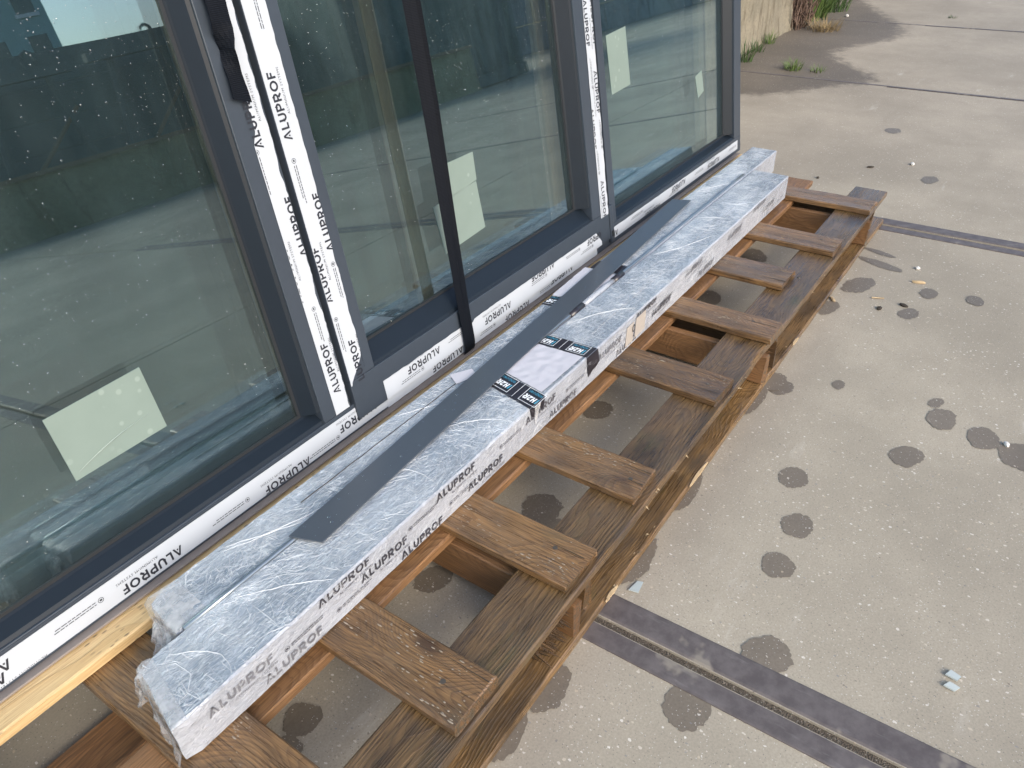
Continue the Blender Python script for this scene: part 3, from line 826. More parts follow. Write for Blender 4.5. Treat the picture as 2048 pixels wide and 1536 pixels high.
# long boards under the slats
board('stringer', -.62, 3.035, -.540, -.431, .105, .1255, M_STRINGER, pallet, 3.1, notch=[(.545, .012, .012, -1), (.60, .03, .006, -1)], rag=.0016)
board('stringer', -.62, 3.02, -.288, -.182, .105, .1255, M_INNER, pallet, 9.2)
board('stringer', -.62, 3.02, .12, .22, .105, .1255, M_INNER, pallet, 13.7)
board('stringer', -.62, 3.02, .37, .47, .105, .1255, M_STRINGER, pallet, 17.7)
board('bottom_board', -.62, 3.05, -.549, -.449, .004, .0225, M_STRINGER, pallet, 23.1, notch=[(.62, .02, .006, -1)], rag=.0018)
board('bottom_board', -.62, 3.02, -.100, -.008, .004, .0225, M_INNER, pallet, 27.9)
board('bottom_board', -.62, 3.02, .37, .47, .004, .0225, M_INNER, pallet, 31.9)
for i, x in enumerate((-.30, -.20, .902, .962, 1.80, 1.885, 2.775, 2.90)):
    edge_board('bearer', x, x+.021, -.543+.006*(i % 2), .465, .0228, .1047, M_INNER if i % 2 == 0 else M_SLAT, pallet, 40+i*3.3)
# splintered remains of a block between two bearers
def splinters(x0, x1, y0, y1, n, seed):
    r = random.Random(seed); m = MB()
    m.box(x0+.004, x1-.004, y0+.035, y1, .024, .095)
    for k in range(n):
        x = r.uniform(x0+.004, x1-.004); z = r.uniform(.027, .092); L = r.uniform(.01, .045)
        w = r.uniform(.0015, .004); dx, dz = r.uniform(-.010, .010), r.uniform(-.012, .008)
        yb = y0+.036
        m.add([(x-w, yb, z-w), (x+w, yb, z-w), (x+w, yb, z+w), (x-w, yb, z+w), (x+dx, yb-L, z+dz)], [(0,1,4),(1,2,4),(2,3,4),(3,0,4)])
    return m
splinters(.828, .898, -.545, -.44, 70, 5).obj('splintered_block', M_SLAT, pallet, (-1.3, .03, 0))
splinters(1.828, 1.878, -.54, -.44, 40, 6).obj('splintered_block', M_INNER, pallet, (-1.3, .03, 0))
splinters(2.803, 2.893, -.535, -.44, 40, 8).obj('splintered_block', M_INNER, pallet, (-1.3, .03, 0))
# fine splinters bristling along the torn edges
m = MB(); r = random.Random(12)
for k in range(46):
    x = r.choice((r.uniform(1.5, 2.5), r.uniform(1.55, 1.75), r.uniform(1.0, 1.4))); L = r.uniform(.004, .018); z = r.uniform(.020, .0235) if r.random() < .6 else r.uniform(.108, .124)
    y = -.549+r.uniform(0, .012) if z < .1 else -.538
    w = r.uniform(.0005, .0014)
    m.add([(x-w*3, y, z), (x+w*3, y, z), (x+r.uniform(-.012, .012), y-L*.6, z+r.uniform(-.004, .006))], [(0, 1, 2)])
o = m.obj('edge_splinters', M_CHIP, pallet, (-1.3, .03, 0)); o['kind'] = 'stuff'

# pale fresh breaks along the outer bottom board
for (x0, x1, sd) in ((1.000, 1.045, 1), (1.36, 1.455, 2), (2.03, 2.075, 3)):
    r = random.Random(sd); n = 12; up_, lo_ = [], []
    for k in range(n+1):
        x = x0+(x1-x0)*k/n; e = sin(pi*k/n)**.6
        up_.append((x-1.3, -.5532+.03, .0215+.0015*r.random())); lo_.append((x-1.3, -.5532+.03, .0215-(.001+.004*r.random())*e))
    m = MB(); N = n+1
    bk = [(p[0], p[1]+.004, p[2]) for p in up_]
    m.add(up_+lo_+[(p[0], p[1]+.004*sin(pi*k/n)+.002, .0236) for k, p in enumerate(up_)], [(k, k+1, N+k+1, N+k) for k in range(n)]+[(k, k+1, 2*N+k+1, 2*N+k) for k in range(n)])
    m.obj('torn_edge', M_CHIP, pallet, recalc=False)

# ---- pine beam the window stands on
o = board('pine_beam', -.62, 3.06, -.037, .055, .1446, .1660, M_PINE, None, 51.0, rag=.0008, endrag=.001)
tag(o, 'pale new pine beam lying under the window on the pallet', 'beam')

# ================================================================== THE WINDOW
WROT = (rad(-8), 0, 0)
win = empty('window_unit', (0, .022, .1705), WROT)
tag(win, 'leaning three part anthracite window with white printed foil on its frame', 'window')
TOP = 2.05
def wbox(name, u0, u1, d0, d1, v0, v1, mat=None, parent=None, bev=.0015):
    m = MB(); m.box(u0, u1, d0, d1, v0, v1)
    me = m.mesh(name)
    if bev:
        bm = bmesh.new(); bm.from_mesh(me)
        bmesh.ops.bevel(bm, geom=bm.edges[:], offset=bev, segments=2, affect='EDGES', profile=.6)
        bm.to_mesh(me); bm.free()
    return link(name, me, mat or M_FRAME, parent or win)
UL = -.95
wbox('bottom_rail', UL, 3.093, 0, .072, 0, .058)
wbox('top_rail', UL, 3.093, 0, .072, TOP-.06, TOP)
wbox('stile', UL, UL+.065, .0005, .0715, .0585, TOP-.0605)
wbox('stile', .925, .995, .0005, .0715, .0585, TOP-.0605)
wbox('stile', 2.066, 2.100, .0005, .0715, .0585, TOP-.0605)
wbox('stile', 3.030, 3.0925, .0005, .0715, .0585, TOP-.0605)
wbox('packer', UL+.05, 3.05, -.016, .055, -.0045, -.0003, M_PACKER)
# thin groove line along the outer rail
wbox('drip_lip', UL+.07, .92, -.0016, .003, .0515, .0555, M_FRAME, bev=.0004)
# opening sash of the middle field, standing proud
sash = wbox('sash_bottom_rail', 1.002, 2.0435, -.0075, .060, .0235, .108)
wbox('sash_stile', 1.0025, 1.072, -.0070, .0595, .1085, TOP-.1)
wbox('sash_stile', 1.955, 2.043, -.0070, .0595, .1085, TOP-.1)
wbox('sash_top_rail', 1.002, 2.0435, -.0075, .060, TOP-.0995, TOP-.061)
# beads (sloping glazing profiles) and gaskets
def bead_h(u0, u1, v0, v1, d0, d1):
    m = MB(); m.prism([(d0, v0), (d1+.01, v0), (d1+.01, v1), (d1-.002, v1), (d1-.006, v1-.004), (d0+.003, v0+.006)], 'x', u0, u1); return m.obj('glazing_bead', M_BEAD, win)
def bead_v(u0, u1, d0, d1, v0, v1):
    # u0 is the front edge, u1 the glass edge
    s = 1 if u1 > u0 else -1
    m = MB(); m.prism([(u0, d0), (u0, d1+.01), (u1, d1+.01), (u1, d1-.002), (u1-s*.004, d1-.006), (u0+s*.006, d0+.003)], 'z', v0, v1); return m.obj('glazing_bead', M_BEAD, win)
GD = .034
bead_h(UL+.066, .9245, .0585, .082, .004, GD)
bead_v(.9245, .898, .004, GD, .083, TOP-.09)
bead_h(1.0725, 1.9545, .1085, .146, -.002, GD)
bead_v(1.9545, 1.925, -.002, GD, .147, TOP-.13)
bead_h(2.1005, 3.0295, .0585, .076, .004, GD)
bead_v(3.0295, 2.999, .004, GD, .077, TOP-.09)
for (u0, u1, v0) in ((UL+.066, .898, .082), (1.0725, 1.925, .146), (2.1005, 2.999, .076)):
    m = MB(); m.box(u0, u1, GD-.0035, GD, v0, v0+.006); m.obj('gasket', M_RUBBER, win)
    m = MB(); m.box(u1-.006, u1, GD-.0036, GD, v0+.0062, TOP-.1); m.obj('gasket', M_RUBBER, win)
wbox('gap_seal', .9955, 1.0018, .012, .05, .06, TOP-.07, M_RUBBER, bev=0)
wbox('gap_seal', 2.044, 2.0655, .006, .05, .059, TOP-.07, M_FRAME, bev=.001)
wbox('hinge_cap', 2.046, 2.066, -.010, .004, .010, .120, M_FRAME, bev=.003)
wbox('hinge_pin', 2.050, 2.062, -.013, -.0085, .028, .046, M_RUBBER, bev=.002)
# glass units
panes = []
for (u0, u1, v0, v1) in ((UL+.06, .915, .066, TOP-.07), (1.06, 1.940, .125, TOP-.08), (2.09, 3.015, .066, TOP-.07)):
    m = MB(); m.box(u0, u1, GD, GD+.024, v0, v1); panes.append(m.obj('glass_pane', M_GLASS, win))
# pale green stickers lying on the panes
def sticker(pts, mat=M_STICKER):
    m = MB(); n = len(pts)
    m.add([(u, GD-.0003, v) for u, v in pts]+[(u, GD-.0012, v) for u, v in pts], [tuple(range(n)), tuple(range(n, 2*n))[::-1]]+[(i, (i+1) % n, n+(i+1) % n, n+i) for i in range(n)])
    return m.obj('glass_sticker', mat, win)
st_ = sticker([(.503, .315), (.657, .320), (.660, .209), (.505, .206)])
m = MB(); m.tube([(.515+.13*t, GD-.0012, .217+.026*t+.006*sin(t*3)) for t in [k/12 for k in range(13)]], [.0004+.0012*sin(pi*min(1, k/12+.02)) for k in range(13)], 6); m.obj('crease', M_STICKER, st_)
sticker([(1.399, .413), (1.535, .413), (1.533, .350), (1.399, .335)])
sticker([(1.373, .337), (1.530, .348), (1.536, .236), (1.384, .225)])
sticker([(2.176, .554), (2.290, .561), (2.299, .403), (2.186, .397)])
sticker([(2.761, .334), (2.815, .344), (2.830, .274), (2.782, .260)])

# ---- protective foil strips with print
def foil(u0, u1, v0, v1, d, brands, fines=(), rag=(0, 0, 0, 0), cut=None, seed=1):
    """strip on the frame front at depth d; rag = raggedness of (u0,u1,v0,v1) edges"""
    m = MB(); horiz = (u1-u0) > (v1-v0)
    n = max(4, int(max(u1-u0, v1-v0)/.007)) if any(rag) else 4
    A, B = [], []
    for i in range(n+1):
        t = i/n
        def j(a, k): return a*(nz(t*n*.35+seed, k*7.7)+1.2*max(0, nz(t*n*.11+seed, k*3.3+20)))
        if horiz:
            u = u0+(u1-u0)*t
            A.append((u, d, v0+j(rag[2], 1))); B.append((u, d, v1-abs(j(rag[3], 2))))
        else:
            v = v0+(v1-v0)*t
            A.append((u0+abs(j(rag[0], 1)), d, v)); B.append((u1-abs(j(rag[1], 2)), d, v))
    if cut: cut(A, B)
    vs = A+B; k = n+1
    m.add(vs, [(i, i+1, k+i+1, k+i) for i in range(n)])
    me = m.mesh('protective_foil', recalc=False)
    bm = bmesh.new(); bm.from_mesh(me)
    ret = bmesh.ops.extrude_face_region(bm, geom=bm.faces[:])
    for e in ret['geom']:
        if isinstance(e, bmesh.types.BMVert): e.co.y -= .0006
    bmesh.ops.recalc_face_normals(bm, faces=bm.faces)
    bm.to_mesh(me); bm.free()
    o = link('protective_foil', me, M_FOIL, win)
    for q in [(0, b) for b in brands]+[(1, b) for b in fines]:
        p = Print(); (p.fine if q[0] else p.brand)(*q[1])
        p.build('fine_print' if q[0] else 'brand_print', (u0+.0006, u1-.0006, v0+.0006, v1-.0006), lambda x, y: Vector((x, d-.0010, y)), M_INK, o)
    return o
PER = .287
def rep(u, v, ang, n0, n1, sub=True):
    return [((u+(k*PER if ang in (0, 180) else 0), v+(k*PER if ang in (90, -90) else 0)), ang, sub) for k in range(n0, n1)]
FD = -.0004
# left field, right-hand stile
def cutL(A, B):
    for i in range(len(A)):
        if A[i][2] > .58 and A[i][2] < .70: A[i] = (A[i][0]+.010*min(1, (A[i][2]-.58)/.02), A[i][1], A[i][2])
foil(.955, .9925, .058+.002, 1.6, FD, rep(.981, .101, 90, 0, 1)+rep(.9975, .377, 90, 0, 1)+rep(.972, .572, 90, 0, 1)+rep(.9975, .86, 90, 0, 2)+[((.957, .30), 90, True)],
     [((.976, .272), -90, .06), ((.957, .56), -90, .06), ((.985, .85), -90, .05)], (0, .004, 0, 0), cutL, 3)
# sash stile foil
def cutS(A, B):
    for i in range(len(A)):
        v = A[i][2]
        if v < .150: B[i] = (max(A[i][0]+.002, B[i][0]-(.150-v)*.9), B[i][1], B[i][2])
foil(1.0028, 1.048, .100, 1.6, -.0079, rep(1.027, .571, 90, 0, 1)+rep(1.0505, .367, 90, 0, 1)+rep(1.0155, .278, 90, 0, 1)+rep(1.040, .082, 90, 0, 1)+rep(1.006, .795, 90, 0, 2),
     [((1.018, .530), -90, .062), ((1.040, .335), -90, .06), ((1.012, .235), -90, .06), ((1.030, .80), -90, .06)], (0, .0032, 0, 0), cutS, 8)
# lower rail of the left field
foil(UL+.02, 1.085, .005, .050, FD, rep(.588, .027, 180, -3, 1)+rep(.868, .0205, 180, 0, 1)+rep(1.060, .035, 180, 0, 1)+rep(.314, .0415, 180, 0, 1)+[((.394, -.0015), 180, True), ((.107, -.0015), 180, True)],
     [((.715, .020), 180, .062), ((.440, .028), 180, .062), ((.935, .014), 180, .06)], (0, 0, 0, 0), None, 2)
# middle sash rail and the strip below it
def cutM(A, B):
    for i in range(len(A)):
        u = A[i][0]
        if u < 1.106: A[i] = (A[i][0]+(1.0-(A[i][2]-.02)/.05)*0, A[i][1], A[i][2])
        if 1.36 < u < 1.39: B[i] = (B[i][0], B[i][1], B[i][2]-.006)
        if u > 1.965: B[i] = (B[i][0], B[i][1], max(A[i][2]+.003, B[i][2]-(u-1.965)*1.2))
foil(1.083, 1.992, .0245, .0685, -.0079, rep(1.262, .0615, 180, 0, 1)+rep(1.535, .050, 180, 0, 1)+rep(1.741, .074, 180, 0, 1)+rep(1.345, .0405, 180, 0, 1, False)[:0]+rep(1.962+.058, .066, 180, 0, 1),
     [((1.355, .054), 180, .06), ((1.190, .036), 180, .06), ((1.690, .050), 180, .06), ((1.86, .056), 180, .06), ((1.93, .040), 180, .05)], (0, 0, 0, .002), cutM, 5)
foil(1.0855, 1.973, .0015, .0225, FD, rep(1.342, .0215, 180, 0, 1)+rep(1.620, .0145, 180, 0, 1)+rep(1.838, .0265, 180, 0, 1), [((1.46, .013), 180, .05), ((1.72, .010), 180, .05)], (0, 0, .0008, 0), None, 6)
# right-hand sash stile
foil(1.999, 2.0425, .100, 1.6, -.0079, rep(2.001, .660, -90, 0, 1)+rep(2.035, .656, -90, 0, 1)+rep(2.024, .490, -90, 0, 1)+rep(1.990, .402, -90, 0, 1)+rep(2.012, .203, -90, 0, 1)+rep(2.012, .90, -90, 0, 2),
     [((2.012, .46), 90, .06), ((2.034, .30), 90, .06), ((2.008, .235), 90, .05)], (.0008, .004, 0, 0), None, 9)
# right-hand field, lower rail
foil(2.068, 3.060, .013, .046, FD, rep(2.880, .035, 180, 0, 1)+rep(2.583, .0415, 180, 0, 1)+rep(2.383, .020, 180, 0, 1)+rep(2.10, .034, 180, 0, 1),
     [((3.03, .028), 180, .055), ((2.72, .030), 180, .055), ((2.51, .020), 180, .05), ((2.25, .032), 180, .06)], (0, 0, 0, .0015), None, 11)

# ---- rain on the panes
def drops(name, n, area, seed, rmin, rmax, place, bias=None, mat=M_DROP, smax=1.5):
    r = random.Random(seed); m = MB(); k = 7
    while n > 0:
        a, b = r.uniform(area[0], area[1]), r.uniform(area[2], area[3])
        if bias and r.random() > bias(a, b): continue
        n -= 1
        rad_ = rmin+(rmax-rmin)*r.random()**3
        st = r.uniform(1, smax)
        vs = [place(a, b, rad_*.55)]
        for i in range(k): vs.append(place(a+rad_*.62*cos(2*pi*i/k), b+rad_*.62*st*sin(2*pi*i/k), rad_*.42))
        for i in range(k): vs.append(place(a+rad_*cos(2*pi*i/k), b+rad_*st*sin(2*pi*i/k), 0))
        fs = [(0, 1+i, 1+(i+1) % k) for i in range(k)]+[(1+i, 1+k+i, 1+k+(i+1) % k, 1+(i+1) % k) for i in range(k)]
        m.add(vs, fs)
    return m.mesh(name, smooth=True)
dens = lambda u, v: max(.05, min(1, .25+.9*nz(u*5, v*5, 3)+.9*(v-.25)))
for pn, ar, cnt, sd in ((panes[0], (.30, .89, .10, .86), 1400, 1), (panes[1], (1.08, 1.92, .15, .80), 1000, 2), (panes[2], (2.11, 2.99, .09, .66), 300, 3)):
    me = drops('raindrops', cnt, ar, sd, .0005, .0016, lambda a, b, h: (a, GD-h, b), dens)
    o = link('raindrops', me, M_DROP, pn); o['kind'] = 'stuff'

# ---- a second window stacked behind, on spacer battens
for i, (u0, u1, lb) in enumerate(((.925, .962, 'brown spacer batten seen through the left pane beside its right frame'), (1.332, 1.368, 'brown spacer batten seen through the middle pane left of the strap'), (1.905, 1.960, 'brown spacer batten seen through the right edge of the middle pane'), (2.90, 2.95, 'brown spacer batten seen through the right pane'))):
    me = plank_mesh('spacer_batten', 1.9, u1-u0, .022, 60+i*4.1)
    o = link('spacer_batten', me, M_BROWN)
    Rm = Matrix(((0, 1, 0), (0, 0, 1), (1, 0, 0)))
    o.matrix_basis = Matrix.Translation((0, .022, .1705)) @ Matrix.Rotation(rad(-8), 4, 'X') @ Matrix.Translation(((u0+u1)/2, .078, .985)) @ Rm.to_4x4()
    tag(o, lb, 'batten', 'spacer battens between the stacked windows')
win2 = empty('window_unit', (0, .022, .1705), WROT); tag(win2, 'second dark window stacked behind the front one', 'window')
for (u0, u1, v0, v1) in ((UL+.1, 3.02, .02, .09), (UL+.1, 3.02, 1.9, 1.97)): wbox('rail', u0, u1, .104, .17, v0, v1, parent=win2)
for u in (UL+.1, .94, 1.96, 2.95): wbox('stile', u, u+.07, .1045, .1695, .0905, 1.8995, parent=win2)
m = MB(); m.box(UL+.11, 3.01, .125, .149, .06, 1.93); m.obj('glass_pane', M_GLASS2, win2)
m = MB(); m.box(UL+.11, 3.01, .158, .164, .06, 1.93); m.obj('glass_pane', M_GLASS2, win2)

# ---- beads of rain standing in the grain of the slats
for i, sl in enumerate(slats):
    x0, x1, yr = SLATS[i]
    if x0 < .3: continue
    W2 = (x1-x0)/2-.006; L2 = (.47-yr)/2
    me = drops('raindrops', 95, (-W2, W2, -L2+.004, -L2+.30), 100+i, .0006, .0015, lambda a, b, h: (b, a, ZS1-ZS0-.0002+h*.8), lambda a, b: max(.02, min(1, .15+1.8*nz(a*14+i*3, b*9, 6))), smax=4.5)
    o = link('raindrops', me, M_DROPW, sl); o['kind'] = 'stuff'

# ---- straps
def ribbon(name, rows, mat, parent=None, thick=.0012):
    """rows: list of cross-sections (lists of points in window coordinates u, off(front +), v)"""
    m = MB(); k = len(rows[0]); uv = []
    L = 0; last = None
    for rw in rows:
        c = Vector(rw[k//2])
        if last is not None: L += (c-last).length
        last = c
        for i, (u, o, v) in enumerate(rw):
            m.v.append((u, -o, v)); uv.append((i/(k-1), L))
    for i in range(len(rows)-1):
        for j in range(k-1):
            a = i*k+j; m.f.append((a, a+1, a+k+1, a+k)); m.mi.append(0)
    me = m.mesh(name, recalc=False)
    ul = me.uv_layers.new(name='UVMap')
    for lp in me.loops: ul.data[lp.index].uv = uv[lp.vertex_index]
    o = link(name, me, mat, parent, (0, .022, .1705) if parent is None else None, WROT if parent is None else None)
    sm = o.modifiers.new('thickness', 'SOLIDIFY'); sm.thickness = thick; sm.offset = 0
    return o
rows = []
for i in range(61):
    t = i/60; v = 1.15*(1-t)+.030*t
    uc = 1.3585-.004*t+.006*max(0, (v-.3))
    fold = max(0, min(1, (v-.10)/.45))
    w = .0185
    off = .016+.010*fold
    rows.append([(uc-w, off-.004*fold, v), (uc-w*.45, off+.004*fold, v), (uc+w*.1*fold, off+.010*fold, v), (uc+w*.25+.004*fold, off-.006*fold, v), (uc+w*.6+.003*fold, off-.004*fold, v), (uc+w+.004*fold, off+.004*fold, v)])
for k, (v, off) in enumerate(((.018, .015), (.006, .012), (-.003, .006), (-.006, -.01))):
    rows.append([(1.3545+d, off, v) for d in (-.0185, -.009, 0, .006, .011, .0185)])
o = ribbon('tension_strap', rows, M_STRAP); tag(o, 'long black webbing strap pulled down over the middle pane', 'strap')
rows = []
for i in range(29):
    t = i/28; v = 1.0*(1-t)+.650*t
    uc = .968-.022*t+.004*sin(t*9)
    tw = 1.25*exp(-((v-.725)/.022)**2)+.55*exp(-((v-.83)/.03)**2)
    w = .0165*(1-.25*exp(-((v-.70)/.04)**2))
    rows.append([(uc+w*s*cos(tw)+.003*sin(t*14), .010+w*s*sin(tw)+.006*sin(t*7)**2, v-.006*s*(i == 28)) for s in (-1, -.5, 0, .5, 1)])
o = ribbon('tension_strap', rows, M_STRAP); tag(o, 'loose twisted tail of black strap hanging over the left foil', 'strap')

# ================================================================== THE WRAPPED BUNDLES
def bundle_mesh(name, x0, x1, y0, y1, z0, z1, skew, seed, crumple):
    """box of wrapped profiles: worn long edges, wavy film, crumpled near end. y0 = outer (right) side"""
    m = MB(); n = int((x1-x0)/.02); prof = []
    W = y1-y0; H = z1-z0
    NY, NZ = 8, 5
    b = .003
    for k in range(NY+1): prof.append((y0+b+(W-2*b)*k/NY, z1, 0))                # top
    for k in range(NZ+1): prof.append((y1, z1-b-(H-2*b)*k/NZ, 1))
    for k in range(NY+1): prof.append((y1-b-(W-2*b)*k/NY, z0, 1))
    for k in range(NZ+1): prof.append((y0, z0+b+(H-2*b)*k/NZ, 1))
    P = len(prof)
    for i in range(n+1):
        t = i/n; x = x0+(x1-x0)*t
        near = exp(-(x-x0)/.06)
        for (y, z, side) in prof:
            s = (y-y0)/W
            xx = x+skew*s*(1-t)
            amp = .0007+crumple*near
            dy = amp*nz(x*26+seed, y*40, z*40)
            dz = amp*nz(x*30+seed+9, y*44, z*30)
            sh = 1-.10*exp(-(x-x0)/.012)*crumple/.003
            yy = (y-(y0+y1)/2)*sh+(y0+y1)/2+dy
            zz = (z-(z0+z1)/2)*sh+(z0+z1)/2+(dz if z > z0+.002 else 0)
            m.v.append((xx+.003*near*nz(y*60, z*60, seed), yy, max(z0, zz)))
    for i in range(n):
        for k in range(P):
            a = i*P+k; c = i*P+(k+1) % P
            m.f.append((a, a+P, c+P, c))
            pk, pn_ = prof[k], prof[(k+1) % P]
            m.mi.append(0 if (pk[1] == z1 and pn_[1] == z1) else 1)
    m.f.append(tuple(range(P))); m.mi.append(1)
    m.f.append(tuple(n*P+k for k in range(P))[::-1]); m.mi.append(1)
    return m.mesh(name, smooth=False)
B1 = empty('profile_bundle', (1.55, -.21, .144))
tag(B1, 'front film wrapped bundle of profiles with blank white label and black tape on the pallet', 'bundle', 'film wrapped profile bundles')
OB1 = Vector((1.55, -.21, .144))
Y0, Y1, Z0, Z1 = -.272, -.151, .1445, .224
me = bundle_mesh('wrapped_body', .376, 2.741, Y0, Y1, Z0, Z1, .028, 3.0, .0030)
me.materials.append(M_FILM); me.materials.append(M_FILMSIDE); me.transform(Matrix.Translation(-OB1))
body1 = link('wrapped_body', me, None, B1)
# side print
p = Print()
up = [(.42, .046), (.618, .063), (.703, .036), (.892, .060), (1.167, .050), (1.456, .042), (1.637, .063), (1.919, .054), (2.212, .046), (2.414, .063)]
lo = [(.507, .014), (.793, .007), (.977, .020), (1.253, .012), (1.541, .009), (1.725, .028), (2.010, .017), (2.506, .030)]
SPR = ((.376+.03, 2.735, Z0+.003, Z1-.003), lambda x, z: Vector((x, Y0-.0016, z))-OB1, M_INKG, body1)
for (x, z) in up+lo:
    p = Print(); p.brand((x, z+Z0-.001), 0)
    p.build('brand_print', SPR[0], SPR[1], M_INKF if (x < .52 or 1.9 < x or abs(x-1.456) < .01) else (M_INKD if .6 < x < 1.0 or 1.6 < x < 1.8 else M_INKG), body1)
for x, z in ((.56, .045), (.66, .028), (.83, .058), (.935, .033), (1.09, .055), (1.33, .045), (1.78, .045)):
    p = Print(); p.fine((x, z+Z0), 0, .06); p.build('fine_print', *SPR)
# ridge of a film fold along the top
for (a, n_) in ((1.50, 9), (2.02, 10)):
    m = MB(); m.tube([(a+.045*k, -.236+.004*nz(k*.7+a)+.02*(a-1.2), Z1+.0004) for k in range(n_)], .0007, 5)
    m.obj('film_fold', M_LOOSE, B1, -OB1)
def patch(name, pts, z, mat, parent, off, thick=.0009, nsub=10, wave=.0006):
    """thin sheet on the top face, given by four corners"""
    m = MB()
    for i in range(nsub+1):
        for j in range(nsub+1):
            s, t = i/nsub, j/nsub
            q = [pts[0][c]*(1-s)*(1-t)+pts[1][c]*s*(1-t)+pts[2][c]*s*t+pts[3][c]*(1-s)*t for c in (0, 1)]
            m.v.append((q[0], q[1], z+thick+wave*(.5+.5*nz(q[0]*60, q[1]*60, 2))))
    N = nsub+1
    for i in range(nsub):
        for j in range(nsub):
            a = i*N+j; m.f.append((a, a+N, a+N+1, a+1)); m.mi.append(0)
    o = m.obj(name, mat, parent, -off, smooth=True)
    return o
def tape_print(parent, off, mapf, x0, x1, s0, s1, n):
    """white-boxed logo, repeated along the tape; s runs along the tape"""
    w = x1-x0
    for k in range(n):
        pw, pc = Print(), Print()
        a = s0+k*.076
        L = .044
        for q in (stroke([(a, x0+.12*w), (a+L, x0+.12*w), (a+L, x0+.88*w), (a, x0+.88*w)], .0012, True),):
            pw.polys += [[(v.x, v.y) for v in f] for f in q]
        H2R, hw = logo_quads('H2R', .12, .24)
        pw.put(H2R, (a+.009, x0+.46*w), 0, .030/hw, .016, .15)
        pc.put([[Vector((0, 0)), Vector((.18, 0)), Vector((.3, 1)), Vector((.12, 1))]], (a+.0035, x0+.46*w), 0, .016, .016)
        P, fw = font_polys('WINDOWS'); pc.put(P, (a+.004, x0+.19*w), 0, .036/fw, .0085)
        if k < n-1: pw.put([[Vector((0, 0)), Vector((.0010, 0)), Vector((.0010, 1)), Vector((0, 1))]], (a+L+.015, x0+.06*w), 0, 1, w*.88)
        pw.build('tape_print', (s0-.01, s1, x0, x1), mapf, M_WHITEINK, parent)
        pc.build('tape_print', (s0-.01, s1, x0, x1), mapf, M_CYAN, parent)
TZ = Z1+.0009
t1 = patch('tape_band', [(1.181, -.2725), (1.236, -.2725), (1.258, -.152), (1.206, -.152)], Z1, M_TAPE, B1, OB1, .0008)
tape_print(t1, OB1, lambda s, x: Vector((2*1.218-x+(s+.2725+.06)*.19-.017, s, TZ+.0014)), 1.188, 1.248, -.278, -.153, 2)
t2 = patch('tape_band', [(1.403, -.2725), (1.448, -.2725), (1.442, -.152), (1.397, -.152)], Z1, M_TAPE, B1, OB1, .0008)
tape_print(t2, OB1, lambda s, x: Vector((2*1.4225-x-(s+.21)*.04, s, TZ+.0014)), 1.399, 1.446, -.262, -.153, 2)
patch('paper_label', [(1.240, -.262), (1.400, -.264), (1.393, -.153), (1.262, -.155)], Z1, M_PAPER, B1, OB1, .0011, 26, .0030)
# torn tape ends on the side
def side_patch(name, pts, mat, parent, off, d=.0022):
    m = MB(); n = len(pts)
    m.add([(x, Y0-d, Z0+z) for x, z in pts]+[(x, Y0-d+.0012, Z0+z) for x, z in pts], [tuple(range(n)), tuple(range(n, 2*n))[::-1]]+[(i, (i+1) % n, n+(i+1) % n, n+i) for i in range(n)])
    return m.obj(name, mat, parent, -off)
side_patch('torn_tape', [(1.403, .079), (1.450, .079), (1.459, .043), (1.446, .036), (1.430, .035), (1.411, .026), (1.407, .045)], M_TAPE, B1, OB1)
side_patch('torn_tape', [(1.181, .079), (1.236, .079), (1.229, .060), (1.224, .050), (1.219, .062), (1.205, .064), (1.196, .052), (1.186, .058), (1.184, .066)], M_TAPE, B1, OB1)
side_patch('torn_label', [(1.197, .078), (1.218, .078), (1.212, .066), (1.203, .046), (1.197, .030), (1.194, .05)], M_LOOSE, B1, OB1, .004)
mt = side_patch('masking_tape', [(1.585, .012), (1.622, .012), (1.625, .063), (1.590, .062)], M_MASK, B1, OB1, .0022)
mt = side_patch('masking_tape', [(1.632, .014), (1.684, .016), (1.686, .066), (1.636, .066)], M_MASK, B1, OB1, .0022)
p9 = Print(); p9.put(stroke(arc(.3, .68, .24, .26, 0, 345, 11), .11, True)+stroke([(.54, .68), (.50, .30), (.36, 0)], .11), (1.612, Z0+.026), -8, .026, .032)
p9.build('handwritten_number', (1.5, 1.7, Z0, Z1), lambda x, z: Vector((x, Y0-.0030, z)), M_INK, mt)

B2 = empty('profile_bundle', (1.75, -.10, .144))
tag(B2, 'rear film wrapped bundle of profiles squeezed between the front bundle and the window', 'bundle', 'film wrapped profile bundles')
OB2 = Vector((1.75, -.10, .144))
me = bundle_mesh('wrapped_body', .470, 2.985, -.1485, -.0555, Z0, Z1-.001, .01, 8.0, .0045)
me.materials.append(M_FILM); me.materials.append(M_FILMSIDE); me.transform(Matrix.Translation(-OB2))
body2 = link('wrapped_body', me, None, B2)
t3 = patch('tape_band', [(1.575, -.1475), (1.625, -.1475), (1.607, -.0565), (1.557, -.0565)], Z1-.001, M_TAPE, B2, OB2, .0008)
tape_print(t3, OB2, lambda s, x: Vector((2*1.591-x-(s+.10)*.19, s, Z1+.0014)), 1.562, 1.618, -.10, -.057, 1)
patch('tape_band', [(1.800, -.1475), (1.850, -.1475), (1.842, -.0565), (1.792, -.0565)], Z1-.001, M_TAPE, B2, OB2, .0008)
patch('paper_label', [(1.615, -.140), (1.79, -.140), (1.785, -.046), (1.609, -.055)], Z1-.001, M_PAPER, B2, OB2, .0011, 14, .004)
patch('paper_scrap', [(1.173, -.096), (1.222, -.113), (1.236, -.088), (1.192, -.062)], Z1-.001, M_PAPER, B2, OB2, .0011, 6, .001)
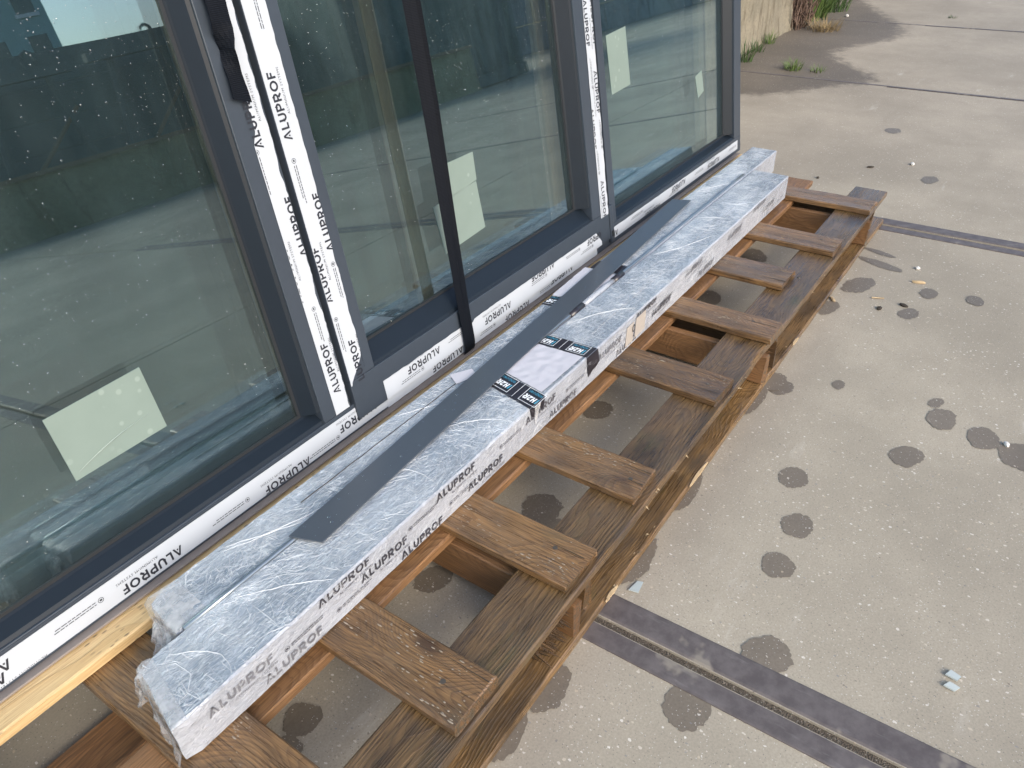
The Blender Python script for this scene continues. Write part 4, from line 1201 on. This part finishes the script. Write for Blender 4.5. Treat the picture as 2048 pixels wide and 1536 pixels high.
m = MB(); m.tube([(.75+.03*k, -.093+.002*nz(k*.9), Z1-.0002) for k in range(16)], .0007, 5); m.obj('film_fold', M_LEAF, B2, -OB2)
# crease ridges of the stretch film, by the thousand
def crease_material():
    g = NT('film_crease')
    tr = g.n('ShaderNodeBsdfTransparent', {'Color': (1, 1, 1)})
    b = g.bsdf(Base_Color=(.82, .85, .88), Roughness=.2)
    b.inputs['Specular IOR Level'].default_value = .9
    return g.done(g.n('ShaderNodeMixShader', {0: .44, 1: tr.outputs[0], 2: b.outputs[0]}))
M_CREASE = crease_material()
def creases(n, area, seed, mapf, parent, off, dirs, dens, lmin=.006, lmax=.045, wmax=.0009):
    r = random.Random(seed); m = MB()
    while n > 0:
        a, b = r.uniform(area[0], area[1]), r.uniform(area[2], area[3])
        if r.random() > dens(a, b): continue
        n -= 1
        L = lmin+(lmax-lmin)*r.random()**2.2; w = wmax*r.uniform(.22, 1.0)*(.5+.5*r.random())
        if r.random() < .035: L *= r.uniform(2.2, 4.0); w *= 1.5
        di = int((nz(a*6+seed, b*9, 7)*.5+.5)*len(dirs)*1.6+r.choice((0, 0, 0, 1, 3))) % len(dirs); th, sp = dirs[di]; th = rad(th+r.gauss(0, sp*.8)); bend = r.uniform(-16, 16)
        K = 4; P = []
        for k in range(K+1):
            t = k/K-.5; aa = th+bend*t*L
            P.append((a+cos(aa)*L*t, b+sin(aa)*L*t))
        dx, dy = -sin(th), cos(th); vs = []
        for k, (x, y) in enumerate(P):
            ww = w*(1-abs(2*k/K-1)**2)+.00006
            x0, x1 = (max(area[0], min(area[1], q)) for q in (x-dx*ww, x+dx*ww)); y0, y1 = (max(area[2], min(area[3], q)) for q in (y-dy*ww, y+dy*ww))
            vs += [mapf(x0, y0, 0.0), mapf(max(area[0], min(area[1], x)), max(area[2], min(area[3], y)), ww*.7), mapf(x1, y1, 0.0)]
        m.add(vs, [f for k in range(K) for f in ((3*k, 3*k+3, 3*k+4, 3*k+1), (3*k+1, 3*k+4, 3*k+5, 3*k+2))])
    o = m.obj('film_creases', M_CREASE, parent, -off, recalc=False); o['kind'] = 'stuff'
    return o
DIRS = [(78, 9), (95, 8), (62, 12), (88, 10), (120, 12), (70, 14), (35, 16), (100, 9), (145, 14), (85, 40)]
cd = lambda sd: (lambda a, b: max(.10, min(1, .42+1.3*nz(a*7+sd, b*16, sd)+.7*nz(a*24, b*30, sd+3))))
creases(3300, (.40, 2.735, Y0+.004, Y1-.004), 1, lambda a, b, h: (a, b, Z1+.0006+h), body1, Vector((0, 0, 0)), DIRS, cd(2.0)).matrix_basis = Matrix.Translation(-OB1)
creases(2300, (.49, 2.98, -.1445, -.0595), 2, lambda a, b, h: (a, b, Z1-.0004+h), body2, Vector((0, 0, 0)), DIRS, cd(5.0)).matrix_basis = Matrix.Translation(-OB2)
creases(550, (.42, 2.735, Z0+.006, Z1-.004), 3, lambda a, b, h: (a, Y0-.0021-h, b), body1, Vector((0, 0, 0)), [(60, 20), (115, 20), (8, 12), (90, 20)], cd(8.0), .006, .045, .0006).matrix_basis = Matrix.Translation(-OB1)
for bd, ar, z, nn_, of, sd in ((body1, (.40, 2.7, Y0+.008, Y1-.008), Z1+.0006, 420, OB1, 21), (body2, (.50, 2.9, -.140, -.064), Z1-.0004, 300, OB2, 22)):
    me = drops('raindrops', nn_, ar, sd, .0007, .0024, lambda a, b, h: (a, b, z+h*.8), lambda a, b: max(.03, min(1, .2+1.6*nz(a*5, b*9, 4))))
    o = link('raindrops', me, M_DROP, bd); o.location = -of; o['kind'] = 'stuff'
FOLDS = [((.60, -.072), (.70, -.118), (.80, -.143)), ((.61, -.065), (.66, -.098), (.74, -.140)), ((.55, -.165), (.62, -.21), (.66, -.262)), ((.90, -.160), (.93, -.21), (.91, -.262)), ((1.05, -.17), (1.12, -.215), (1.13, -.265)),
         ((1.02, -.065), (1.10, -.10), (1.13, -.142)), ((1.50, -.16), (1.62, -.20), (1.66, -.262)), ((1.95, -.16), (2.02, -.21), (2.16, -.25)), ((2.25, -.16), (2.30, -.21), (2.28, -.262)), ((.44, -.17), (.50, -.225), (.47, -.266)), ((2.45, -.06), (2.52, -.10), (2.60, -.14))]
for k, f in enumerate(FOLDS):
    rear = f[0][1] > -.14; pts = []
    for q in range(19):
        t = q/18; x = (1-t)**2*f[0][0]+2*t*(1-t)*f[1][0]+t*t*f[2][0]; y = (1-t)**2*f[0][1]+2*t*(1-t)*f[1][1]+t*t*f[2][1]
        pts.append((x+.004*nz(t*6+k, 1), y+.003*nz(t*7+k, 4), (Z1-.0005 if rear else Z1+.0005)))
    m = MB(); m.tube(pts, [.0003+.0013*sin(pi*min(1, q/18))*(.6+.5*nz(q*.6, k)) for q in range(19)], 6)
    m.obj('film_fold', M_CREASE, B2 if rear else B1, -(OB2 if rear else OB1), smooth=True)
# loose film hanging over the near ends, in soft upright folds
def drape(name, p0, p1, ztop, zbot, out, amp, seed, parent, off, lip=.02, nx=40, nzz=16):
    """sheet from edge p0-p1 down; out = outward direction in plan"""
    m = MB(); p0, p1, out = Vector(p0), Vector(p1), Vector(out).normalized()
    for i in range(nx+1):
        s_ = i/nx; base = p0.lerp(p1, s_)
        for k in range(nzz+1):
            t = k/nzz
            if t < .2:                                   # part lying on top
                q = base-out*lip*(1-t/.2); z = ztop+.0012+.0015*abs(nz(s_*9+seed, t*9, 2))
            else:
                u = (t-.2)/.8
                fold = amp*(.25+u)*(nz(s_*5+seed, u*1.2, 1)+.6*nz(s_*12+seed, u*2.5, 3)+.3*nz(s_*26, u*6, seed))
                q = base+out*(.003+amp*.6*u+fold); z = ztop+(zbot-ztop)*u+amp*.5*nz(s_*7+seed, 5, u*2)*u
            m.v.append((q.x, q.y, max(z, .1452)))
    N = nzz+1
    for i in range(nx):
        for k in range(nzz):
            a = i*N+k; m.f.append((a, a+N, a+N+1, a+1)); m.mi.append(0)
    return m.obj(name, M_LOOSE, parent, -off, recalc=False, smooth=True)
drape('loose_film', (.3755, -.272), (.4040, -.151), .224, .147, (-1, .24), .007, 1.0, B1, OB1)
drape('loose_film', (.392, -.168), (.412, -.148), .223, .165, (-1, .5), .012, 4.0, B1, OB1, .012, 16)
drape('loose_film', (.470, -.146), (.479, -.056), .223, .150, (-1, .10), .012, 7.0, B2, OB2, .05)
drape('loose_film', (.462, -.135), (.468, -.085), .205, .150, (-1, .0), .018, 11.0, B2, OB2, .004)

# ---- dark flat bar lying across both bundles
m = MB()
q = [(.681, -.142), (.702, -.198), (2.357, -.092), (2.336, -.039)]
zz = (.2283, .2283, .2283, .2283)
m.add([(x, y, z) for (x, y), z in zip(q, zz)]+[(x, y, z+.0028) for (x, y), z in zip(q, zz)], [(0,3,2,1),(4,5,6,7),(0,1,5,4),(1,2,6,5),(2,3,7,6),(3,0,4,7)])
me = m.mesh('flat_bar'); OBR = Vector((1.52, -.118, .2283)); me.transform(Matrix.Translation(-OBR))
bm = bmesh.new(); bm.from_mesh(me); bmesh.ops.bevel(bm, geom=bm.edges[:], offset=.0005, segments=1, affect='EDGES'); bm.to_mesh(me); bm.free()
bar = empty('flat_bar', OBR); tag(bar, 'long dark grey flat metal bar lying askew on the two wrapped bundles', 'metal bar')
link('bar_body', me, M_FRAME2, bar)
def onbar(a, b, h):
    x = .70+a*1.63; y = -.142+a*.103-.052*b-.002
    return (x-OBR.x, y-OBR.y, .23115+h-OBR.z)
me = drops('raindrops', 170, (0.02, .99, .03, .97), 5, .0009, .0026, lambda a, b, h: onbar(.5, .5, h), None)
m = MB(); r = random.Random(5)
for k in range(170):
    a, b = r.random(), r.uniform(.05, .95); rr_ = .0008+.0020*r.random()**3
    cx, cy, cz = onbar(a, b, 0); kk = 7
    vs = [(cx, cy, cz+rr_*.45)]+[(cx+rr_*.6*cos(2*pi*i/kk), cy+rr_*.6*sin(2*pi*i/kk), cz+rr_*.36) for i in range(kk)]+[(cx+rr_*cos(2*pi*i/kk), cy+rr_*sin(2*pi*i/kk), cz) for i in range(kk)]
    m.add(vs, [(0, 1+i, 1+(i+1) % kk) for i in range(kk)]+[(1+i, 1+kk+i, 1+kk+(i+1) % kk, 1+(i+1) % kk) for i in range(kk)])
o = m.obj('raindrops', M_DROP, bar, smooth=True); o['kind'] = 'stuff'

# ---- thin rod in the seam between the bundles
rod = empty('metal_rod', (1.55, -.147, .222)); tag(rod, 'thin bright metal rod lying in the seam between the two bundles', 'rod')
ORD = Vector((1.55, -.147, .222))
pts = [(.478+.1*k, -.1500+.0005*k, .2240) for k in range(23)]
m = MB(); m.tube(pts, .0041, 12); m.obj('rod_body', M_STEEL, rod, -ORD, smooth=True)
m = MB(); m.tube([(1.604, -.1445, .2222), (1.66, -.143, .2225), (1.72, -.143, .2225), (1.76, -.144, .2222)], [.0075, .0085, .0080, .0065], 10); m.obj('plastic_sleeve', M_FILMSIDE, rod, -ORD, smooth=True)
for (a, b) in ((1.543, 1.604), (1.757, 1.806)):
    m = MB(); m.tube([(a, -.1445, .2222), (b, -.1440, .2222)], .0092, 10); m.obj('tape_wrap', M_TAPE, rod, -ORD, smooth=True)

# ================================================================== WEEDS AND LITTER
def tuft(name, x, y, n, h, spread, mat, label, cat, group, seed, droop=.6, width=.004):
    r = random.Random(seed); m = MB()
    for k in range(n):
        a = r.uniform(0, 2*pi); rr_ = spread*.45*sqrt(r.random()); bx, by = rr_*cos(a), rr_*sin(a)
        a += r.uniform(-.8, .8); L = h*r.uniform(.45, 1.1); out = r.uniform(.2, 1.0)*droop
        w = width*r.uniform(.6, 1.2); px, py = -sin(a)*w/2, cos(a)*w/2
        pts = []
        for s in (0, .35, .7, 1.0):
            pts.append((bx+cos(a)*L*out*s**1.4, by+sin(a)*L*out*s**1.4, L*s*(1-.45*out*s)))
        vs = []
        for i, q in enumerate(pts[:-1]):
            k_ = 1-.25*i
            vs += [(q[0]-px*k_, q[1]-py*k_, q[2]), (q[0]+px*k_, q[1]+py*k_, q[2])]
        vs.append(pts[-1])
        m.add(vs, [(0, 1, 3, 2), (2, 3, 5, 4), (4, 5, 6)])
    o = m.obj(name, mat, None, (x, y, 0), recalc=False)
    return tag(o, label, cat, group)
G = 'grass tufts by the wall'
tuft('grass_tuft', 5.30, .50, 130, .085, .12, M_GREEN, 'bright green grass tuft standing alone in the slab joint', 'grass tuft', G, 1, 1.0)
tuft('grass_tuft', 5.31, .35, 50, .05, .10, M_GREEN, 'small low grass tuft right of the bright tuft in the joint', 'grass tuft', G, 2, 1.2)
tuft('grass_tuft', 5.40, .86, 70, .16, .13, M_GREEN2, 'dark green weed at the wall foot beside the window edge', 'grass tuft', G, 3, .8, .006)
tuft('grass_tuft', 5.72, .90, 60, .10, .14, M_GREEN2, 'low weed at the middle of the wall foot', 'grass tuft', G, 4, .9, .005)
tuft('grass_tuft', 6.02, .91, 60, .12, .10, M_GREEN, 'thin light green grass at the wall foot near the brown stems', 'grass tuft', G, 6, .8)
tuft('grass_tuft', 7.62, -.02, 30, .03, .08, M_GREEN2, 'tiny green tuft in the farthest slab joint', 'grass tuft', G, 7, 1.2)
tuft('leafy_weed', 7.15, .98, 160, .30, .35, M_GREEN, 'tall green leafy weed behind the dry straw', 'weed', 'leafy weeds behind the straw', 8, .8, .012)
tuft('leafy_weed', 7.65, .98, 160, .22, .45, M_GREEN2, 'dark low leafy weed at the far end of the wall', 'weed', 'leafy weeds behind the straw', 9, .9, .014)
tuft('straw_clump', 6.70, .72, 220, .12, .26, M_STRAW, 'yellow clump of dry straw at the corner of the wall', 'straw', None, 10, 1.4, .005)
r = random.Random(31); m = MB()
for k in range(110):
    a = r.uniform(0, 2*pi); bx, by = r.uniform(-.16, .16), r.uniform(-.10, .10); z = 0; p_ = []
    for s in range(5):
        p_.append((bx, by, z)); bx += r.uniform(-.05, .05); by += r.uniform(-.05, .05); z += r.uniform(.03, .13)
    m.tube(p_, [.005, .0045, .004, .003, .0015], 4, False)
o = m.obj('dead_shrub', M_STEM, None, (6.74, .97, 0)); tag(o, 'tangle of brown dead stems standing at the wall corner', 'shrub')

def shard(name, pts, z, t, mat, label, cat, group=None, tilt=(0, 0, 0)):
    cx = sum(p[0] for p in pts)/len(pts); cy = sum(p[1] for p in pts)/len(pts); n = len(pts); m = MB()
    m.add([(x-cx, y-cy, 0) for x, y in pts]+[(x-cx, y-cy, t) for x, y in pts], [tuple(range(n))[::-1], tuple(range(n, 2*n))]+[(i, (i+1) % n, n+(i+1) % n, n+i) for i in range(n)])
    o = m.obj(name, mat, None, (cx, cy, z), tilt); return tag(o, label, cat, group)
M_SHARD = simple('frosty_glass', (.42, .47, .46), .15)
M_SHARD2 = simple('pale_green_glass', (.46, .50, .48), .15)
shard('glass_shard', [(1.062, -.566), (1.066, -.584), (1.094, -.580), (1.090, -.570)], .0015, .002, M_SHARD, 'clear four sided glass shard beside the pallet near the steel strip', 'glass shard', 'glass shards on the concrete', (.02, .03, 0))
shard('glass_shard', [(1.188, -1.074), (1.203, -1.080), (1.198, -1.096), (1.186, -1.092)], .0015, .003, M_SHARD2, 'pale glass shard, upper of the pair at the lower right', 'glass shard', 'glass shards on the concrete', (.05, .1, 0))
shard('glass_shard', [(1.165, -1.075), (1.178, -1.082), (1.176, -1.098), (1.164, -1.092)], .0015, .003, M_SHARD2, 'pale glass shard, lower of the pair at the lower right', 'glass shard', 'glass shards on the concrete', (.08, .05, 0))
def lump(name, x, y, a, b, c, rz, mat, label, cat, group=None, seed=0):
    bm = bmesh.new(); bmesh.ops.create_icosphere(bm, subdivisions=2, radius=1)
    for v in bm.verts:
        q = 1+.28*nz(v.co.x*1.6+seed, v.co.y*1.6, v.co.z*1.6)
        v.co = Vector((v.co.x*a*q, v.co.y*b*q, v.co.z*c*q))
    me = bpy.data.meshes.new(name); bm.to_mesh(me); bm.free()
    o = link(name, me, mat, None, (x, y, c*.75), (0, 0, rz)); return tag(o, label, cat, group)
lump('wood_chip', 2.633, -.750, .022, .006, .005, -1.3, M_CHIP, 'pale wood chip lying on the concrete among the wet spots', 'wood chip', 'loose bits on the concrete', 3)
lump('wood_chip', 2.385, -.560, .016, .006, .004, .6, M_CHIP, 'pale splinter lying at the edge of the outer bottom board', 'wood chip', 'loose bits on the concrete', 5)
lump('pebble', 2.735, -.728, .008, .007, .005, 0, M_STONE, 'white pebble just beyond the pale wood chip', 'pebble', 'loose bits on the concrete', 7)
lump('pebble', 1.895, -1.078, .009, .006, .005, .5, M_STONE, 'white pebble at the right edge beside a wet spot', 'pebble', 'loose bits on the concrete', 8)
lump('pebble', 3.78, -.50, .011, .008, .007, .5, M_STONE, 'pale pebble on the slab beyond the far steel strip', 'pebble', 'loose bits on the concrete', 9)
lump('pebble', 7.35, .72, .018, .014, .012, .5, M_STONE, 'white pebble by the farthest weeds', 'pebble', 'loose bits on the concrete', 10)
for i, (x, y, s, lb) in enumerate(((2.40, -.690, .012, 'dark crumb of debris left of a wet spot'), (2.455, -.745, .014, 'dark crumb lying on the wet spot right of the pallet'), (3.66, -.36, .016, 'dark smear of debris beyond the far steel strip'), (3.42, -.21, .010, 'small dark crumb near the pallet far end'))):
    lump('debris_crumb', x, y, s, s*.6, .004, i*1.1, M_LEAF, lb, 'debris', 'dark crumbs on the concrete', i*2.2)
m = MB(); m.tube([(2.455, -.655, .003), (2.462, -.668, .003), (2.468, -.687, .004)], .002, 5)
o = m.obj('twig', M_CHIP); tag(o, 'short pale twig on the concrete right of the pallet', 'twig')
